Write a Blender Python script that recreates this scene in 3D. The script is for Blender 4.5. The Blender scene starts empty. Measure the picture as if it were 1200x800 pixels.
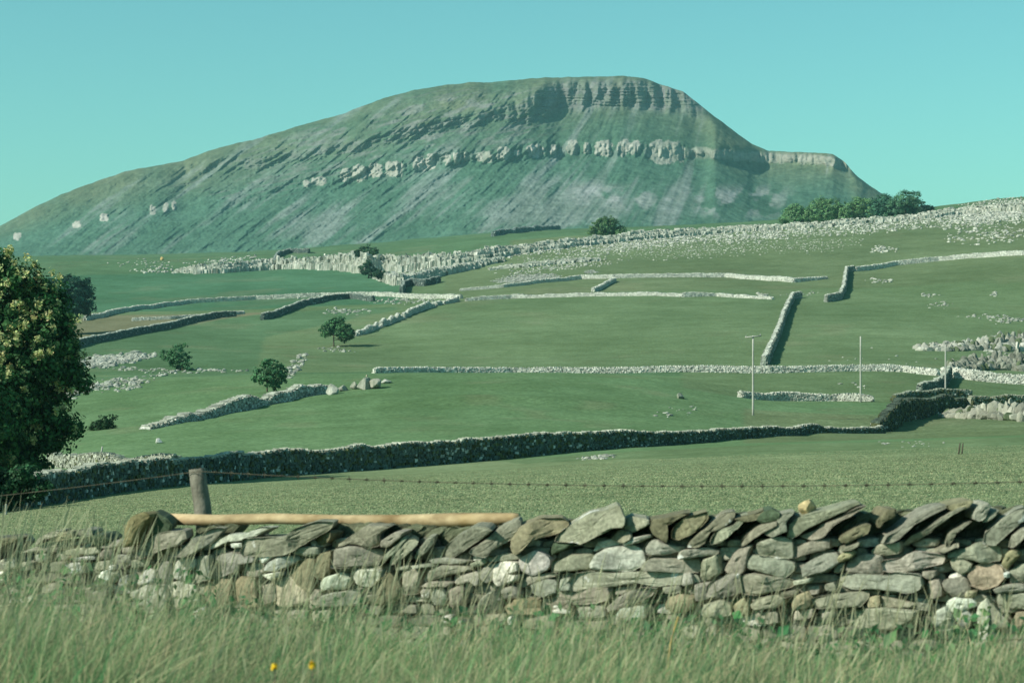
import bpy, math, random
import numpy as np
from mathutils import Vector
S = bpy.context.scene
RNG = np.random.default_rng(7); random.seed(7)
F = 2400.0; HV = 420.0; UC = 600.0            # pixels per unit tangent, horizon row, centre column of the 1200x800 photograph

# ------------------------------------------------------------------ camera
cd = bpy.data.cameras.new('camera'); cam = bpy.data.objects.new('camera', cd); S.collection.objects.link(cam)
cam.location = (0, 0, 0); cam.rotation_euler = (math.radians(90), 0, 0)
cd.sensor_width = 36; cd.lens = 72; cd.shift_y = 20/1200; cd.clip_start = .5; cd.clip_end = 40000
cd.dof.use_dof = True; cd.dof.focus_distance = 140; cd.dof.aperture_fstop = 5.0
S.camera = cam
# ------------------------------------------------------------------ light
SUN_EL, SUN_AZ = math.radians(34), math.radians(25)     # azimuth: behind the camera's left shoulder
sd = Vector((-math.cos(SUN_AZ)*math.cos(SUN_EL), -math.sin(SUN_AZ)*math.cos(SUN_EL), math.sin(SUN_EL)))
ld = bpy.data.lights.new('sun', 'SUN'); sun = bpy.data.objects.new('sun', ld); S.collection.objects.link(sun)
ld.energy = 5.0; ld.angle = math.radians(.53); ld.color = (1.0, .96, .85)
sun.rotation_euler = (-sd).to_track_quat('-Z', 'Y').to_euler()
w = bpy.data.worlds.new("World"); S.world = w; w.use_nodes = True
nt = w.node_tree; nt.nodes.clear()
o_ = nt.nodes.new('ShaderNodeOutputWorld'); bg = nt.nodes.new('ShaderNodeBackground')
sk = nt.nodes.new('ShaderNodeTexSky'); sk.sky_type = 'NISHITA'; sk.sun_disc = False
sk.sun_elevation = SUN_EL; sk.sun_rotation = math.atan2(sd.x, sd.y); sk.air_density = 1.0; sk.dust_density = .6
hs = nt.nodes.new('ShaderNodeMix'); hs.data_type = 'RGBA'; hs.blend_type = 'MULTIPLY'; hs.inputs[0].default_value = 1
hs.inputs[7].default_value = (.64, 1.30, 1.08, 1)
nt.links.new(sk.outputs[0], hs.inputs[6]); nt.links.new(hs.outputs[2], bg.inputs[0]); nt.links.new(bg.outputs[0], o_.inputs[0])
bg.inputs[1].default_value = .086
S.view_settings.view_transform = 'Standard'; S.view_settings.look = 'None'
S.view_settings.exposure = 0.33; S.view_settings.gamma = 1.0

# ------------------------------------------------------------------ numpy helpers
def hsh(ix, iy, iz=0, seed=0):
    n = (ix.astype(np.int64)*374761393 + iy.astype(np.int64)*668265263 + np.asarray(iz).astype(np.int64)*2147483647 + seed*974634777) & 0x7fffffff
    n = ((n ^ (n >> 13))*1274126177) & 0x7fffffff
    n = ((n ^ (n >> 16))*60493) & 0x7fffffff
    return ((n ^ (n >> 11)) & 0xffff)/65535.0
def vn(x, y, seed=0):
    x = np.asarray(x, float); y = np.asarray(y, float)
    ix = np.floor(x); iy = np.floor(y); fx = x-ix; fy = y-iy
    fx = fx*fx*(3-2*fx); fy = fy*fy*(3-2*fy)
    a = hsh(ix, iy, 0, seed); b = hsh(ix+1, iy, 0, seed); c = hsh(ix, iy+1, 0, seed); d = hsh(ix+1, iy+1, 0, seed)
    return (a*(1-fx)+b*fx)*(1-fy)+(c*(1-fx)+d*fx)*fy
def fbm(x, y, o=4, seed=0):
    s = 0; a = .5; t = 0
    for k in range(o):
        s = s+a*vn(x*2**k, y*2**k, seed+k*17); t += a; a *= .5
    return s/t*2-1
def sst(a, b, x):
    t = np.clip((x-a)/(b-a), 0, 1); return t*t*(3-2*t)
def mk(name, V, Fc, mat, col=None, parent=None, origin=(0, 0, 0), smooth=False):
    V = np.asarray(V, np.float32)-np.asarray(origin, np.float32)
    Fc = np.asarray(Fc, np.int32)
    me = bpy.data.meshes.new(name); k = Fc.shape[1]; n = len(Fc)
    me.vertices.add(len(V)); me.vertices.foreach_set('co', V.ravel())
    me.loops.add(n*k); me.loops.foreach_set('vertex_index', Fc.ravel())
    me.polygons.add(n); me.polygons.foreach_set('loop_start', np.arange(0, n*k, k, dtype=np.int32))
    me.polygons.foreach_set('loop_total', np.full(n, k, np.int32))
    me.polygons.foreach_set('use_smooth', np.full(n, smooth, bool))
    if col is not None:
        a = me.attributes.new('Col', 'FLOAT_COLOR', 'POINT'); c = np.ones((len(V), 4), np.float32)
        c[:, :3] = np.broadcast_to(np.asarray(col), (len(V), 3)) if np.asarray(col).ndim == 1 else np.asarray(col)[:, :3]
        if np.asarray(col).ndim == 2 and np.asarray(col).shape[1] == 4: c[:, 3] = col[:, 3]
        a.data.foreach_set('color', c.ravel())
    me.update(calc_edges=True)
    me.materials.append(mat)
    ob = bpy.data.objects.new(name, me); S.collection.objects.link(ob); ob.location = origin
    if parent is not None:
        ob.parent = parent; ob.location = Vector(origin)-parent.location
    return ob
def tag(o, label=None, cat=None, group=None, kind=None):
    if label: o['label'] = label
    if cat: o['category'] = cat
    if group: o['group'] = group
    if kind: o['kind'] = kind
    return o
def empty(name, loc, label, cat, group=None):
    o = bpy.data.objects.new(name, None); S.collection.objects.link(o); o.location = loc; o.empty_display_size = .2
    return tag(o, label, cat, group)

# ------------------------------------------------------------------ materials
def mat(name, base=None, attr=False, rough=.9, noise=(), bump=(), transl=0, spots=None, spec=.2, wave=None):
    """noise: list of (scale, detail, dark_factor, light_factor, stretch) multiplied into the colour; bump: (scale, strength, distance)"""
    m = bpy.data.materials.new(name); m.use_nodes = True; t = m.node_tree; N = t.nodes; L = t.links
    p = N['Principled BSDF']; p.inputs['Roughness'].default_value = rough; p.inputs['Specular IOR Level'].default_value = spec
    lich = name == 'wall_stone'
    if attr:
        a = N.new('ShaderNodeAttribute'); a.attribute_name = 'Col'; c = a.outputs['Color']
    else:
        r = N.new('ShaderNodeRGB'); r.outputs[0].default_value = (*base, 1); c = r.outputs[0]
    tc = N.new('ShaderNodeTexCoord')
    for nz in noise:
        sc, det, lo, hi = nz[:4]
        n = N.new('ShaderNodeTexNoise'); n.inputs['Scale'].default_value = sc; n.inputs['Detail'].default_value = det
        n.inputs['Roughness'].default_value = .62
        if len(nz) > 4:
            mp = N.new('ShaderNodeMapping'); mp.inputs['Scale'].default_value = nz[4]; L.new(tc.outputs['Object'], mp.inputs[0]); L.new(mp.outputs[0], n.inputs[0])
        else: L.new(tc.outputs['Object'], n.inputs[0])
        mr = N.new('ShaderNodeMapRange'); mr.inputs[1].default_value = .3; mr.inputs[2].default_value = .7
        L.new(n.outputs[0], mr.inputs[0])
        ra = N.new('ShaderNodeMix'); ra.data_type = 'RGBA'; ra.inputs[6].default_value = (*lo, 1); ra.inputs[7].default_value = (*hi, 1)
        L.new(mr.outputs[0], ra.inputs[0])
        mx = N.new('ShaderNodeMix'); mx.data_type = 'RGBA'; mx.blend_type = 'MULTIPLY'; mx.inputs[0].default_value = 1
        L.new(c, mx.inputs[6]); L.new(ra.outputs[2], mx.inputs[7]); c = mx.outputs[2]
    for sp in (spots or []):
        sc, th, colr, det = sp
        n = N.new('ShaderNodeTexNoise'); n.inputs['Scale'].default_value = sc; n.inputs['Detail'].default_value = det
        mp = N.new('ShaderNodeMapping'); mp.inputs['Location'].default_value = (sc*3.1, th*9, 4.7); L.new(tc.outputs['Object'], mp.inputs[0]); L.new(mp.outputs[0], n.inputs[0])
        mr = N.new('ShaderNodeMapRange'); mr.inputs[1].default_value = th; mr.inputs[2].default_value = th+.05
        if lich and colr[0] > .5:      # stones flagged as lichened (alpha below one) show more pale crust
            ma = N.new('ShaderNodeMath'); ma.operation = 'MULTIPLY_ADD'; ma.inputs[1].default_value = -.22
            L.new(a.outputs['Alpha'], ma.inputs[0]); ad = N.new('ShaderNodeMath'); ad.operation = 'ADD'; ad.inputs[1].default_value = .22; L.new(n.outputs[0], ma.inputs[2]); L.new(ma.outputs[0], ad.inputs[0]); L.new(ad.outputs[0], mr.inputs[0])
        else: L.new(n.outputs[0], mr.inputs[0])
        mx = N.new('ShaderNodeMix'); mx.data_type = 'RGBA'; mx.inputs[7].default_value = (*colr, 1)
        L.new(mr.outputs[0], mx.inputs[0]); L.new(c, mx.inputs[6]); c = mx.outputs[2]
    L.new(c, p.inputs['Base Color'])
    prev = None
    for sc, st, di in bump:
        n = N.new('ShaderNodeTexNoise'); n.inputs['Scale'].default_value = sc; n.inputs['Detail'].default_value = 6
        L.new(tc.outputs['Object'], n.inputs[0])
        b = N.new('ShaderNodeBump'); b.inputs['Strength'].default_value = st; b.inputs['Distance'].default_value = di
        L.new(n.outputs[0], b.inputs['Height'])
        if prev: L.new(prev.outputs[0], b.inputs['Normal'])
        prev = b
    if prev: L.new(prev.outputs[0], p.inputs['Normal'])
    if transl:
        tr = N.new('ShaderNodeBsdfTranslucent'); L.new(c, tr.inputs[0]); ms = N.new('ShaderNodeMixShader'); ms.inputs[0].default_value = transl
        L.new(p.outputs[0], ms.inputs[1]); L.new(tr.outputs[0], ms.inputs[2]); L.new(ms.outputs[0], N['Material Output'].inputs[0])
    return m
M_ground = mat('grass_ground', attr=True, rough=1, spec=0,
    noise=[(.012, 5, (.84, .86, .8), (1.16, 1.12, 1.14)), (.11, 6, (.86, .86, .82), (1.14, 1.13, 1.15)), (.42, 6, (.86, .88, .86), (1.10, 1.09, 1.10)), (2.2, 5, (.72, .74, .72), (1.28, 1.26, 1.25))],
    bump=[(.6, .5, .25), (6, .5, .06)])
M_mount = mat('mountain_ground', attr=True, rough=1, spec=0,
    noise=[(.012, 7, (.78, .82, .76), (1.22, 1.18, 1.22)), (.09, 6, (.72, .75, .72), (1.3, 1.26, 1.28))], bump=[(.05, .8, 6.0)])
M_stone = mat('wall_stone', attr=True, rough=.92, noise=[(5, 6, (.62, .64, .6), (1.34, 1.33, 1.32)), (38, 4, (.66, .66, .66), (1.3, 1.3, 1.3))],
    bump=[(9, .4, .02), (45, .5, .006)], spots=[(7.0, .69, (.62, .62, .56), 5), (4.5, .70, (.22, .17, .05), 6)])
M_far_stone = mat('far_wall_stone', attr=True, rough=.95, noise=[(.9, 6, (.7, .72, .7), (1.3, 1.28, 1.28)), (3.5, 3, (.6, .62, .6), (1.35, 1.35, 1.35))], bump=[(2, .8, .15)])
M_lime = mat('limestone', attr=True, rough=.95, noise=[(.25, 6, (.72, .76, .7), (1.18, 1.15, 1.15)), (1.3, 5, (.6, .64, .6), (1.25, 1.22, 1.25), (1, 1, .35))], bump=[(.8, .8, .3)])
M_leaf = mat('foliage', attr=True, rough=.6, transl=.35, spec=.2)
M_grass = mat('grass_blade', attr=True, rough=.7, transl=.42, spec=.15)
M_bark = mat('bark', base=(.10, .085, .055), rough=.95, noise=[(9, 5, (.5, .5, .5), (1.5, 1.5, 1.5), (1, 1, .25))], bump=[(14, .8, .03)])
M_post = mat('weathered_post', base=(.17, .16, .125), rough=.9, noise=[(10, 6, (.5, .5, .48), (1.6, 1.6, 1.6), (1, 1, .2))], bump=[(20, .8, .02)])
M_rail = mat('peeled_wood', base=(.36, .29, .185), rough=.8, noise=[(5, 5, (.62, .55, .45), (1.35, 1.35, 1.3), (.25, 1, 1)), (2.2, 3, (.66, .58, .46), (1.2, 1.2, 1.2)), (14, 4, (.75, .72, .68), (1.15, 1.15, 1.15), (.3, 1, 1))], bump=[(18, .5, .008)])
M_wire = mat('rusty_wire', base=(.075, .072, .05), rough=.7, noise=[(8, 3, (.6, .6, .6), (1.4, 1.3, 1.2))])
M_pole = mat('pole_wood', base=(.36, .36, .31), rough=.85, noise=[(1.5, 4, (.8, .8, .8), (1.15, 1.15, 1.15))])
M_yel = mat('yellow_petal', base=(.75, .50, .02), rough=.6, noise=[(60, 2, (.8, .8, .8), (1.2, 1.2, 1.2))])
M_iron = mat('insulator', base=(.3, .3, .28), rough=.5)

# ------------------------------------------------------------------ terrain table: rows of the photograph at which the ground lies, per distance and column
TU = np.array([-300, 0, 150, 300, 450, 600, 750, 900, 1050, 1200, 1500.])
TT = {
 24: [652, 648, 642, 638, 634, 632, 632, 630, 628, 626, 624],
 30: [632, 628, 622, 615, 608, 604, 600, 596, 594, 592, 590],
 45: [618, 615, 608, 600, 592, 588, 582, 578, 574, 570, 568],
 70: [606, 603, 591, 583, 574, 567, 560, 555, 550, 545, 540],
 85: [600, 598, 583, 575, 566, 558, 550, 544, 538, 533, 528],
 100: [592, 590, 575, 568, 560, 551, 541, 534, 528, 523, 518],
 112: [586, 583, 566, 562, 555, 547, 536, 528, 523, 518, 512],
 135: [572, 568, 549, 550, 546, 539, 528, 520, 517, 512, 506],
 160: [556, 550, 531, 528, 525, 522, 520, 517, 514, 508, 500],
 200: [528, 520, 505, 494, 487, 484, 492, 507, 508, 499, 490],
 220: [514, 505, 494, 480, 468, 462, 472, 490, 497, 492, 484],
 240: [500, 491, 481, 467, 453, 447, 456, 479, 484, 484, 478],
 270: [485, 475, 468, 452, 441, 436, 441, 468, 468, 472, 470],
 300: [472, 462, 455, 446, 440, 438, 440, 455, 458, 462, 462],
 340: [455, 446, 441, 438, 437, 437, 438, 438, 436, 447, 450],
 420: [425, 418, 416, 418, 422, 420, 416, 412, 410, 414, 420],
 500: [405, 400, 397, 398, 395, 388, 383, 380, 380, 385, 390],
 600: [380, 376, 374, 372, 365, 355, 350, 349, 348, 342, 335],
 700: [360, 356, 355, 350, 344, 333, 328, 326, 320, 302, 290],
 800: [345, 342, 340, 336, 329, 311, 303, 297, 288, 274, 262],
 870: [335, 329, 325, 323, 317, 294, 286, 277, 266, 254, 246],
 950: [322, 317, 312, 309, 299, 281, 273, 264, 253, 238, 226],
 1050: [312, 308, 305, 302, 294, 275, 268, 259, 247, 228, 216],
 1200: [305, 303, 301, 298, 288, 273, 267, 259, 252, 236, 224],
 1500: [302, 301, 299, 296, 284, 271, 266, 262, 262, 252, 240],
 2200: [303, 301, 299, 294, 284, 271, 266, 266, 272, 268, 262],
 4000: [330, 330, 330, 330, 330, 330, 330, 330, 330, 330, 330],
 16000: [402]*11}
GU = np.arange(-300, 1501, 6.0)
LD = np.linspace(math.log(1.5), math.log(16000), 1500)
GD = np.exp(LD)
def near_z(D, U):
    return np.interp(D, [1, 5, 9, 12, 15.5, 17, 20], [-1.7, -1.78, -1.95, -2.15, -2.38, -2.4, -2.36])+0*U
tk = np.array(sorted(TT)); tv = np.array([TT[k] for k in tk], float)
col_ = np.array([np.interp(GU, TU, r) for r in tv])            # levels x GU
Zg = np.empty((len(GU), len(GD)))
for i in range(len(GU)):
    v = np.interp(LD, np.log(tk), col_[:, i])
    z = (HV-v)*GD/F
    zn = near_z(GD, 0)
    z20 = zn[np.searchsorted(GD, 20)]; z24 = (HV-col_[0, i])*24/F
    z = np.where(GD < 20, zn, np.where(GD < 24, z20+(z24-z20)*(GD-20)/4, z))
    Zg[i] = z
Vg = HV-Zg*F/GD
def blur(A, n, ax):
    k = np.hanning(n*2+3)[1:-1]; k /= k.sum(); p = len(k)//2
    A = np.moveaxis(A, ax, -1); Ap = np.concatenate([A[..., :1].repeat(p, -1), A, A[..., -1:].repeat(p, -1)], -1)
    out = np.apply_along_axis(lambda r: np.convolve(r, k, 'valid'), -1, Ap); return np.moveaxis(out, -1, ax)
far = GD > 26
Vs = blur(blur(Vg, 9, 0), 12, 1)
wgt = sst(24, 34, GD)[None]
Zg = Zg*(1-wgt)+(HV-Vs)*GD/F*wgt
Zg[:, GD <= 26] = blur(Zg, 5, 1)[:, GD <= 26]
def zg0(u, D):
    u = np.clip(u, GU[0], GU[-1]-.01); l = np.clip(np.log(np.maximum(D, 1.5)), LD[0], LD[-1]-1e-6)
    fu = (u-GU[0])/6; fl = (l-LD[0])/(LD[1]-LD[0]); iu = fu.astype(int); il = fl.astype(int); iu = np.minimum(iu, len(GU)-2); il = np.minimum(il, len(GD)-2)
    a = fu-iu; b = fl-il
    return (Zg[iu, il]*(1-a)+Zg[iu+1, il]*a)*(1-b)+(Zg[iu, il+1]*(1-a)+Zg[iu+1, il+1]*a)*b
def zg(u, D):
    u = np.asarray(u, float); D = np.asarray(D, float); u, D = np.broadcast_arrays(u, D)
    z = zg0(u, D); x = (u-UC)/F*D
    am = sst(20, 300, D)*.16+sst(140, 220, D)*(1-sst(300, 400, D))*.10+sst(500, 1100, D)*.8
    z = z+am*fbm(x/14, D/9, 4, 3)+sst(60, 400, D)*.55*fbm(x/60, D/45, 3, 9)+sst(150, 190, D)*(1-sst(280, 330, D))*.34*fbm(x/30, D/5, 3, 21)+.03*fbm(x/2.2, D/2.2, 3, 5)
    return z
def gz(x, y): return zg(UC+F*np.asarray(x)/np.asarray(y), y)
_D = np.exp(np.linspace(math.log(22), math.log(2300), 2600))
def atD(u, v):
    r = HV-zg(np.full_like(_D, u), _D)*F/_D
    k = np.nonzero(r <= v)[0]
    return _D[k[0]] if len(k) else 1500.
def at(u, v=None, D=None):
    if D is None: D = atD(u, v)
    return np.array([(u-UC)/F*D, D, float(zg(u, D))])

# ground colour zones (polygons in photo columns/rows, they become patches of land)
def inpoly(u, v, P):
    P = np.asarray(P, float).reshape(-1, 2); r = np.zeros(u.shape, bool); j = len(P)-1
    for i in range(len(P)):
        c = ((P[i, 1] > v) != (P[j, 1] > v)) & (u < (P[j, 0]-P[i, 0])*(v-P[i, 1])/(P[j, 1]-P[i, 1]+1e-9)+P[i, 0]); r ^= c; j = i
    return r
G_MID = (.086, .154, .082); G_LAWN = (.165, .215, .118); G_FIELD = (.119, .176, .092); G_BROWN = (.175, .175, .110); G_LUSH = (.106, .180, .090); G_ROUGH = (.118, .162, .086); G_TEAL = (.068, .152, .088)
us = np.concatenate([np.linspace(-2600, -340, 60), np.arange(-330, 1531, 3.0), np.linspace(1540, 3800, 60)])
ds = np.concatenate([np.exp(np.linspace(math.log(1.5), math.log(24), 60))[:-1], np.exp(np.linspace(math.log(24), math.log(1300), 820)), np.exp(np.linspace(math.log(1320), math.log(16000), 50))])
UU, DD = np.meshgrid(us, ds, indexing='ij')
ZZ = zg(UU, DD); VV = HV-ZZ*F/DD
C = np.empty(UU.shape+(3,)); C[:] = G_MID
def paint(mask, c): C[mask] = c
wob = 4*fbm(UU/60, DD/20, 3, 77)
paint(DD < 22, (.075, .13, .045))
lawn = (DD > 22) & (DD < 62+.058*(UU-0).clip(-300, 1500)*.6+wob) ; 
paint((DD >= 22) & (DD < 200), G_FIELD)
paint((DD >= 17) & (VV > np.interp(UU, [-300, 400, 620, 700, 850, 1000, 1200, 1500], [500, 530, 543, 538, 535, 533, 528, 520])+wob*.5) & (DD < 200), G_LAWN)
paint((DD > 135) & (DD <= 330), G_LUSH)
paint((DD > 150) & (UU > 870) & (DD < 235), G_ROUGH)
paint((DD > 262) & (DD <= 342) & (UU > 800), G_FIELD)
paint((DD > 342) & (DD <= 620), G_FIELD)
paint((DD > 342) & (DD <= 620) & inpoly(UU, VV, [-300, 440, -300, 395, 100, 405, 270, 372, 440, 352, 470, 362, 310, 395, 300, 440]), G_MID)
paint(inpoly(UU, VV, [-300, 400, 100, 403, 270, 372, 330, 366, 400, 351, 500, 352, 420, 346, 300, 350, 170, 361, 90, 374, -300, 385]) & (DD > 342), G_BROWN)
paint((DD > 620), G_FIELD)
paint((DD > 640) & (DD < 900) & (UU < 470), G_TEAL)
paint((DD > 640) & (DD < 1000) & (UU > 520), G_ROUGH)
paint((DD > 900) & (UU < 600), G_MID)
paint((DD > 960) & (UU >= 600), G_MID)
C = blur(blur(C.transpose(2, 0, 1), 1, 1), 1, 2).transpose(1, 2, 0)
n1 = fbm(UU/90+DD/200, DD/60, 4, 31)[..., None]; C = C*(1+.18*n1*np.array([1.1, .9, 1]))
n2 = sst(.15, .6, fbm(UU/70, np.log(DD)*22, 4, 55))[..., None]*sst(140, 200, DD)[..., None]; C = C*(1-.25*n2)+np.array(G_BROWN)*.25*n2
XX = (UU-UC)/F*DD
V = np.stack([XX, DD, ZZ], -1).reshape(-1, 3)
nu, nd = UU.shape; I = np.arange(nu*nd).reshape(nu, nd)
Q = np.stack([I[:-1, :-1], I[1:, :-1], I[1:, 1:], I[:-1, 1:]], -1).reshape(-1, 4)
g = mk('ground', V, Q, M_ground, C.reshape(-1, 3), smooth=True); tag(g, 'green pasture land rising in fields to the foot of the mountain', 'ground', kind='structure')

# ------------------------------------------------------------------ mountain
SK = np.array([-500, 318, -200, 300, -60, 284, 0, 265, 40, 243, 70, 229, 100, 217, 150, 200, 200, 191, 215, 189, 222, 185, 260, 172, 300, 163, 350, 148, 400, 134, 450, 115, 480, 107, 520, 100, 557, 96, 575, 97, 600, 94, 640, 91, 690, 90, 730, 89, 755, 92, 780, 101, 800, 107, 825, 127, 850, 146, 880, 168, 900, 177, 950, 179, 975, 180, 990, 190, 1005, 207, 1030, 225, 1060, 243, 1100, 262, 1200, 300, 1500, 350]).reshape(-1, 2)
mu = np.arange(-400, 1201, 1.15); NT = 330
sil = np.interp(mu, SK[:, 0], SK[:, 1]); sil = blur(sil[None], 3, 1)[0]+.7*fbm(mu/9, mu*0, 3, 4)
bas = np.interp(mu, [-500, 0, 300, 450, 600, 700, 900, 1100, 1500], [330, 308, 303, 292, 280, 276, 274, 290, 380])+4
bas = np.maximum(bas, sil+6)
L1 = np.interp(mu, [-500, 0, 90, 180, 360, 440, 524, 650, 780, 860, 950, 1000], [330, 284, 263, 246, 214, 200, 187, 174, 178, 182, 185, 195])
L2 = np.interp(mu, [-500, 200, 300, 390, 500, 620, 655, 740, 800, 830], [300, 196, 192, 178, 150, 128, 112, 110, 116, 128])
tt = np.linspace(0, 1, NT)
mU = mu[:, None]+0*tt[None]; mV = bas[:, None]+(sil-bas)[:, None]*tt[None]
b1 = np.exp(-((mV-L1[:, None])/7)**2)*sst(330, 420, mU); b2 = np.exp(-((mV-L2[:, None])/(7+10*sst(575, 640, mU)))**4)*sst(180, 300, mU)*(1-sst(810, 840, mU))
wt = 1/(1+5*b1+4*b2)*(1+2.0*sst(.90, 1, tt[None]))
cum = np.cumsum(wt, 1); cum = cum/cum[:, -1:]
DBASE = np.interp(mu, [-500, 0, 700, 820, 1000, 1300], [2480, 2400, 2170, 2180, 2290, 2480])
DBASE = blur(DBASE[None], 110, 1)[0]
DEP = np.interp(mu, [-500, 0, 400, 700, 850, 1000, 1300], [200, 330, 520, 560, 520, 260, 100])
DEP = blur(DEP[None], 110, 1)[0]; mD = DBASE[:, None]+DEP[:, None]*cum
kk = np.tan(blur(np.arctan(np.interp(mu, [0, 500, 650, 760, 860, 1000], [.72, .82, 1.1, 2.2, 4, 5]))[None], 60, 1)[0]); cc = np.cumsum(kk/np.sqrt(1+kk**2))*1.15
ang = cc[:, None]+(mV-190)/np.sqrt(1+kk[:, None]**2)          # constant down a gully
al = mV-0.0*mU
warp = 5*fbm(mU/60, mV/40, 3, 8)
g1 = 1-np.abs(fbm((ang+warp)/26, al/110, 3, 11))*2.0
g2 = 1-np.abs(fbm((ang+warp)/9, al/50, 3, 12))*2.0
g3 = fbm((ang)/3.2, al/16, 3, 13)
amp = np.interp(mu, [-200, 100, 400, 650, 760, 850, 1000], [.6, .8, 1, .8, .3, .22, .2])[:, None]*sst(0, .12, tt[None])*(1-.8*sst(.93, 1, tt[None]))
mD = mD-amp*(9*g1+5.5*g2+4.2*g3+2.2*fbm(mU/2.2, mV/2.2, 2, 61))
col1 = fbm(mU/3.2, mV/22, 3, 14); col2 = fbm(mU/7, mV/30, 3, 15); led = fbm(mU/40, mV/1.7, 2, 16)
mD = mD+b1*(5*col1+9*col2)+b2*(.35+.65*sst(590, 650, mU))*(5*col1+11*col2+4*led)
# stepped ledges (rock bands) across the upper slopes
st_ = (mV+.26*mU+3*fbm(mU/50, mV/30, 3, 23))/6.5; fr = st_-np.floor(st_)
up = sst(.42, .6, tt[None])*(1-sst(.95, 1, tt[None]))*sst(100, 260, mU)*(1-sst(620, 700, mU))*sst(-.15, .35, fbm(mU/45, mV/18, 3, 24))
mD = mD+up*6.5*(fr-.5)
# big dark clefts of the cap
for cu, cv, wd, dp, hh, sl in [(633, 122, 5, 15, 28, -.35), (757, 112, 5, 26, 20, 0), (775, 112, 7, 30, 18, .1), (795, 115, 6, 22, 13, .3), (690, 113, 4, 16, 15, -.1), (590, 133, 4, 8, 9, 0), (615, 140, 3, 8, 10, 0), (605, 128, 3, 8, 8, .2), (622, 112, 2.5, 10, 12, -.2), (645, 140, 3, 9, 10, -.3), (575, 138, 3, 7, 6, 0), (217, 196, 3, 14, 8, .1), (799, 180, 4, 22, 10, 0), (717, 165, 3, 12, 12, 0), (988, 194, 5, 18, 9, .5), (660, 106, 4, 13, 14, -.3), (725, 112, 3, 14, 17, .1), (742, 112, 3, 12, 17, .0)]:
    e = np.exp(-(((mU-cu-(mV-cv)*sl)/wd)**2)-((mV-cv)/hh)**4); mD = mD+.6*dp*e
mZ = (HV-mV)*mD/F; mX = (mU-UC)/F*mD
Cg = np.array((.058, .116, .078)); Cs = np.array((.155, .185, .168)); Cc = np.array((.31, .305, .265)); Ck = np.array((.15, .155, .145)); Cb = np.array((.115, .13, .075))
MC = np.empty(mU.shape+(3,)); MC[:] = Cg
def mixc(m, c):
    global MC
    m = np.clip(m, 0, 1)[..., None]; MC = MC*(1-m)+np.asarray(c)*m
stk = fbm((ang+warp)/14, al/120, 4, 41); stf = fbm(ang/4, al/35, 3, 42); pat = fbm(mU/45, mV/25, 4, 43)
mixc(sst(.5, .9, tt[None])*(.62+.5*pat), Cb)
den = .34+.55*np.exp(-((mU-690)/150)**2-((mV-240)/38)**2)+.45*np.exp(-((mU-355)/45)**2-((mV-255)/25)**2)+.25*np.exp(-((mU-560)/150)**2-((mV-250)/35)**2)
den = den*sst(0, .1, tt[None])*(1-.8*sst(800, 860, mU))
mixc(.85*sst(.55, .95, stk*.7+stf*.22+pat*.25+den+.1), Cs)
pale = np.exp(-((mU-868)/52)**4-((mV-236)/17)**4)*sst(-.05, .25, fbm(mU/16, mV/13, 4, 45)+.05)+np.exp(-((mU-735)/60)**4-((mV-232-(mU-735)*.1)/13)**4)*.8*sst(-.25, .25, fbm(mU/18, mV/12, 4, 46))
mixc(pale*.75, (.30, .305, .30))
rk = b2*sst(620, 650, mU)+.75*b2*sst(-.1, .3, fbm(mU/20, mV/6, 3, 47))
mixc(rk*(.65+.5*col1), Ck)
mixc(sst(230, 400, mU)*(1-sst(615, 650, mU))*sst(.5, .7, tt[None])*(1-sst(.9, .97, tt[None]))*sst(0, .35, fbm(mU/22, (mV+.28*mU)/4, 4, 48))*.7, Ck*1.15)
mixc(up*sst(.72, .88, fr)*.6, Ck*.8)
cr = [(20, 277, 5, 5), (90, 263, 5, 5), (122, 255, 5, 5), (179, 246, 4, 6), (194, 243, 4, 6), (204, 241, 3, 6), (359, 215, 4, 5), (374, 212, 9, 6), (405, 206, 6, 9), (421, 203, 9, 10), (440, 200, 8, 9), (462, 198, 11, 10), (491, 193, 8, 10), (504, 190, 6, 9), (524, 186, 5, 7), (536, 185, 5, 7), (546, 184, 3, 6), (568, 184, 12, 7), (590, 180, 9, 8), (606, 179, 4, 4), (627, 177, 10, 8), (648, 175, 4, 6), (671, 173, 8, 9), (687, 174, 4, 7), (707, 174, 11, 10), (731, 173, 8, 10), (744, 173, 7, 9), (780, 178, 23, 14), (822, 177, 12, 5), (847, 181, 16, 6), (877, 184, 20, 6), (911, 186, 20, 6), (949, 187, 22, 6), (975, 189, 10, 6)]
cm = np.zeros(mU.shape); bump_ = np.zeros(mU.shape)
for cu, cv, ru, rv in cr:
    e = 1-((np.abs(mU-cu)/ru)**2.6+(np.abs(mV-cv)/rv)**2.4); e = e+.9*fbm(mU/3, mV/5, 3, 51); f = sst(-.05, .3, e); cm = np.maximum(cm, f*(.45 if cu > 800 else 1))
    bump_ = np.maximum(bump_, np.clip(e, 0, 1))
lb = np.exp(-((mV-L1[:, None])/5.5)**4)*sst(740, 800, mU)*(1-sst(985, 1000, mU)); mixc(lb*(.5+.4*fbm(mU/3, mV/9, 3, 54)), Cc*.85)
mixc(cm*(.62+.55*fbm(mU/2.4, mV/18, 3, 52)+.3), Cc)
mD2 = mD-bump_*(4+3*fbm(mU/2.6, mV/14, 3, 53))
mZ = (HV-mV)*mD2/F; mX = (mU-UC)/F*mD2; mD = mD2
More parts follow.
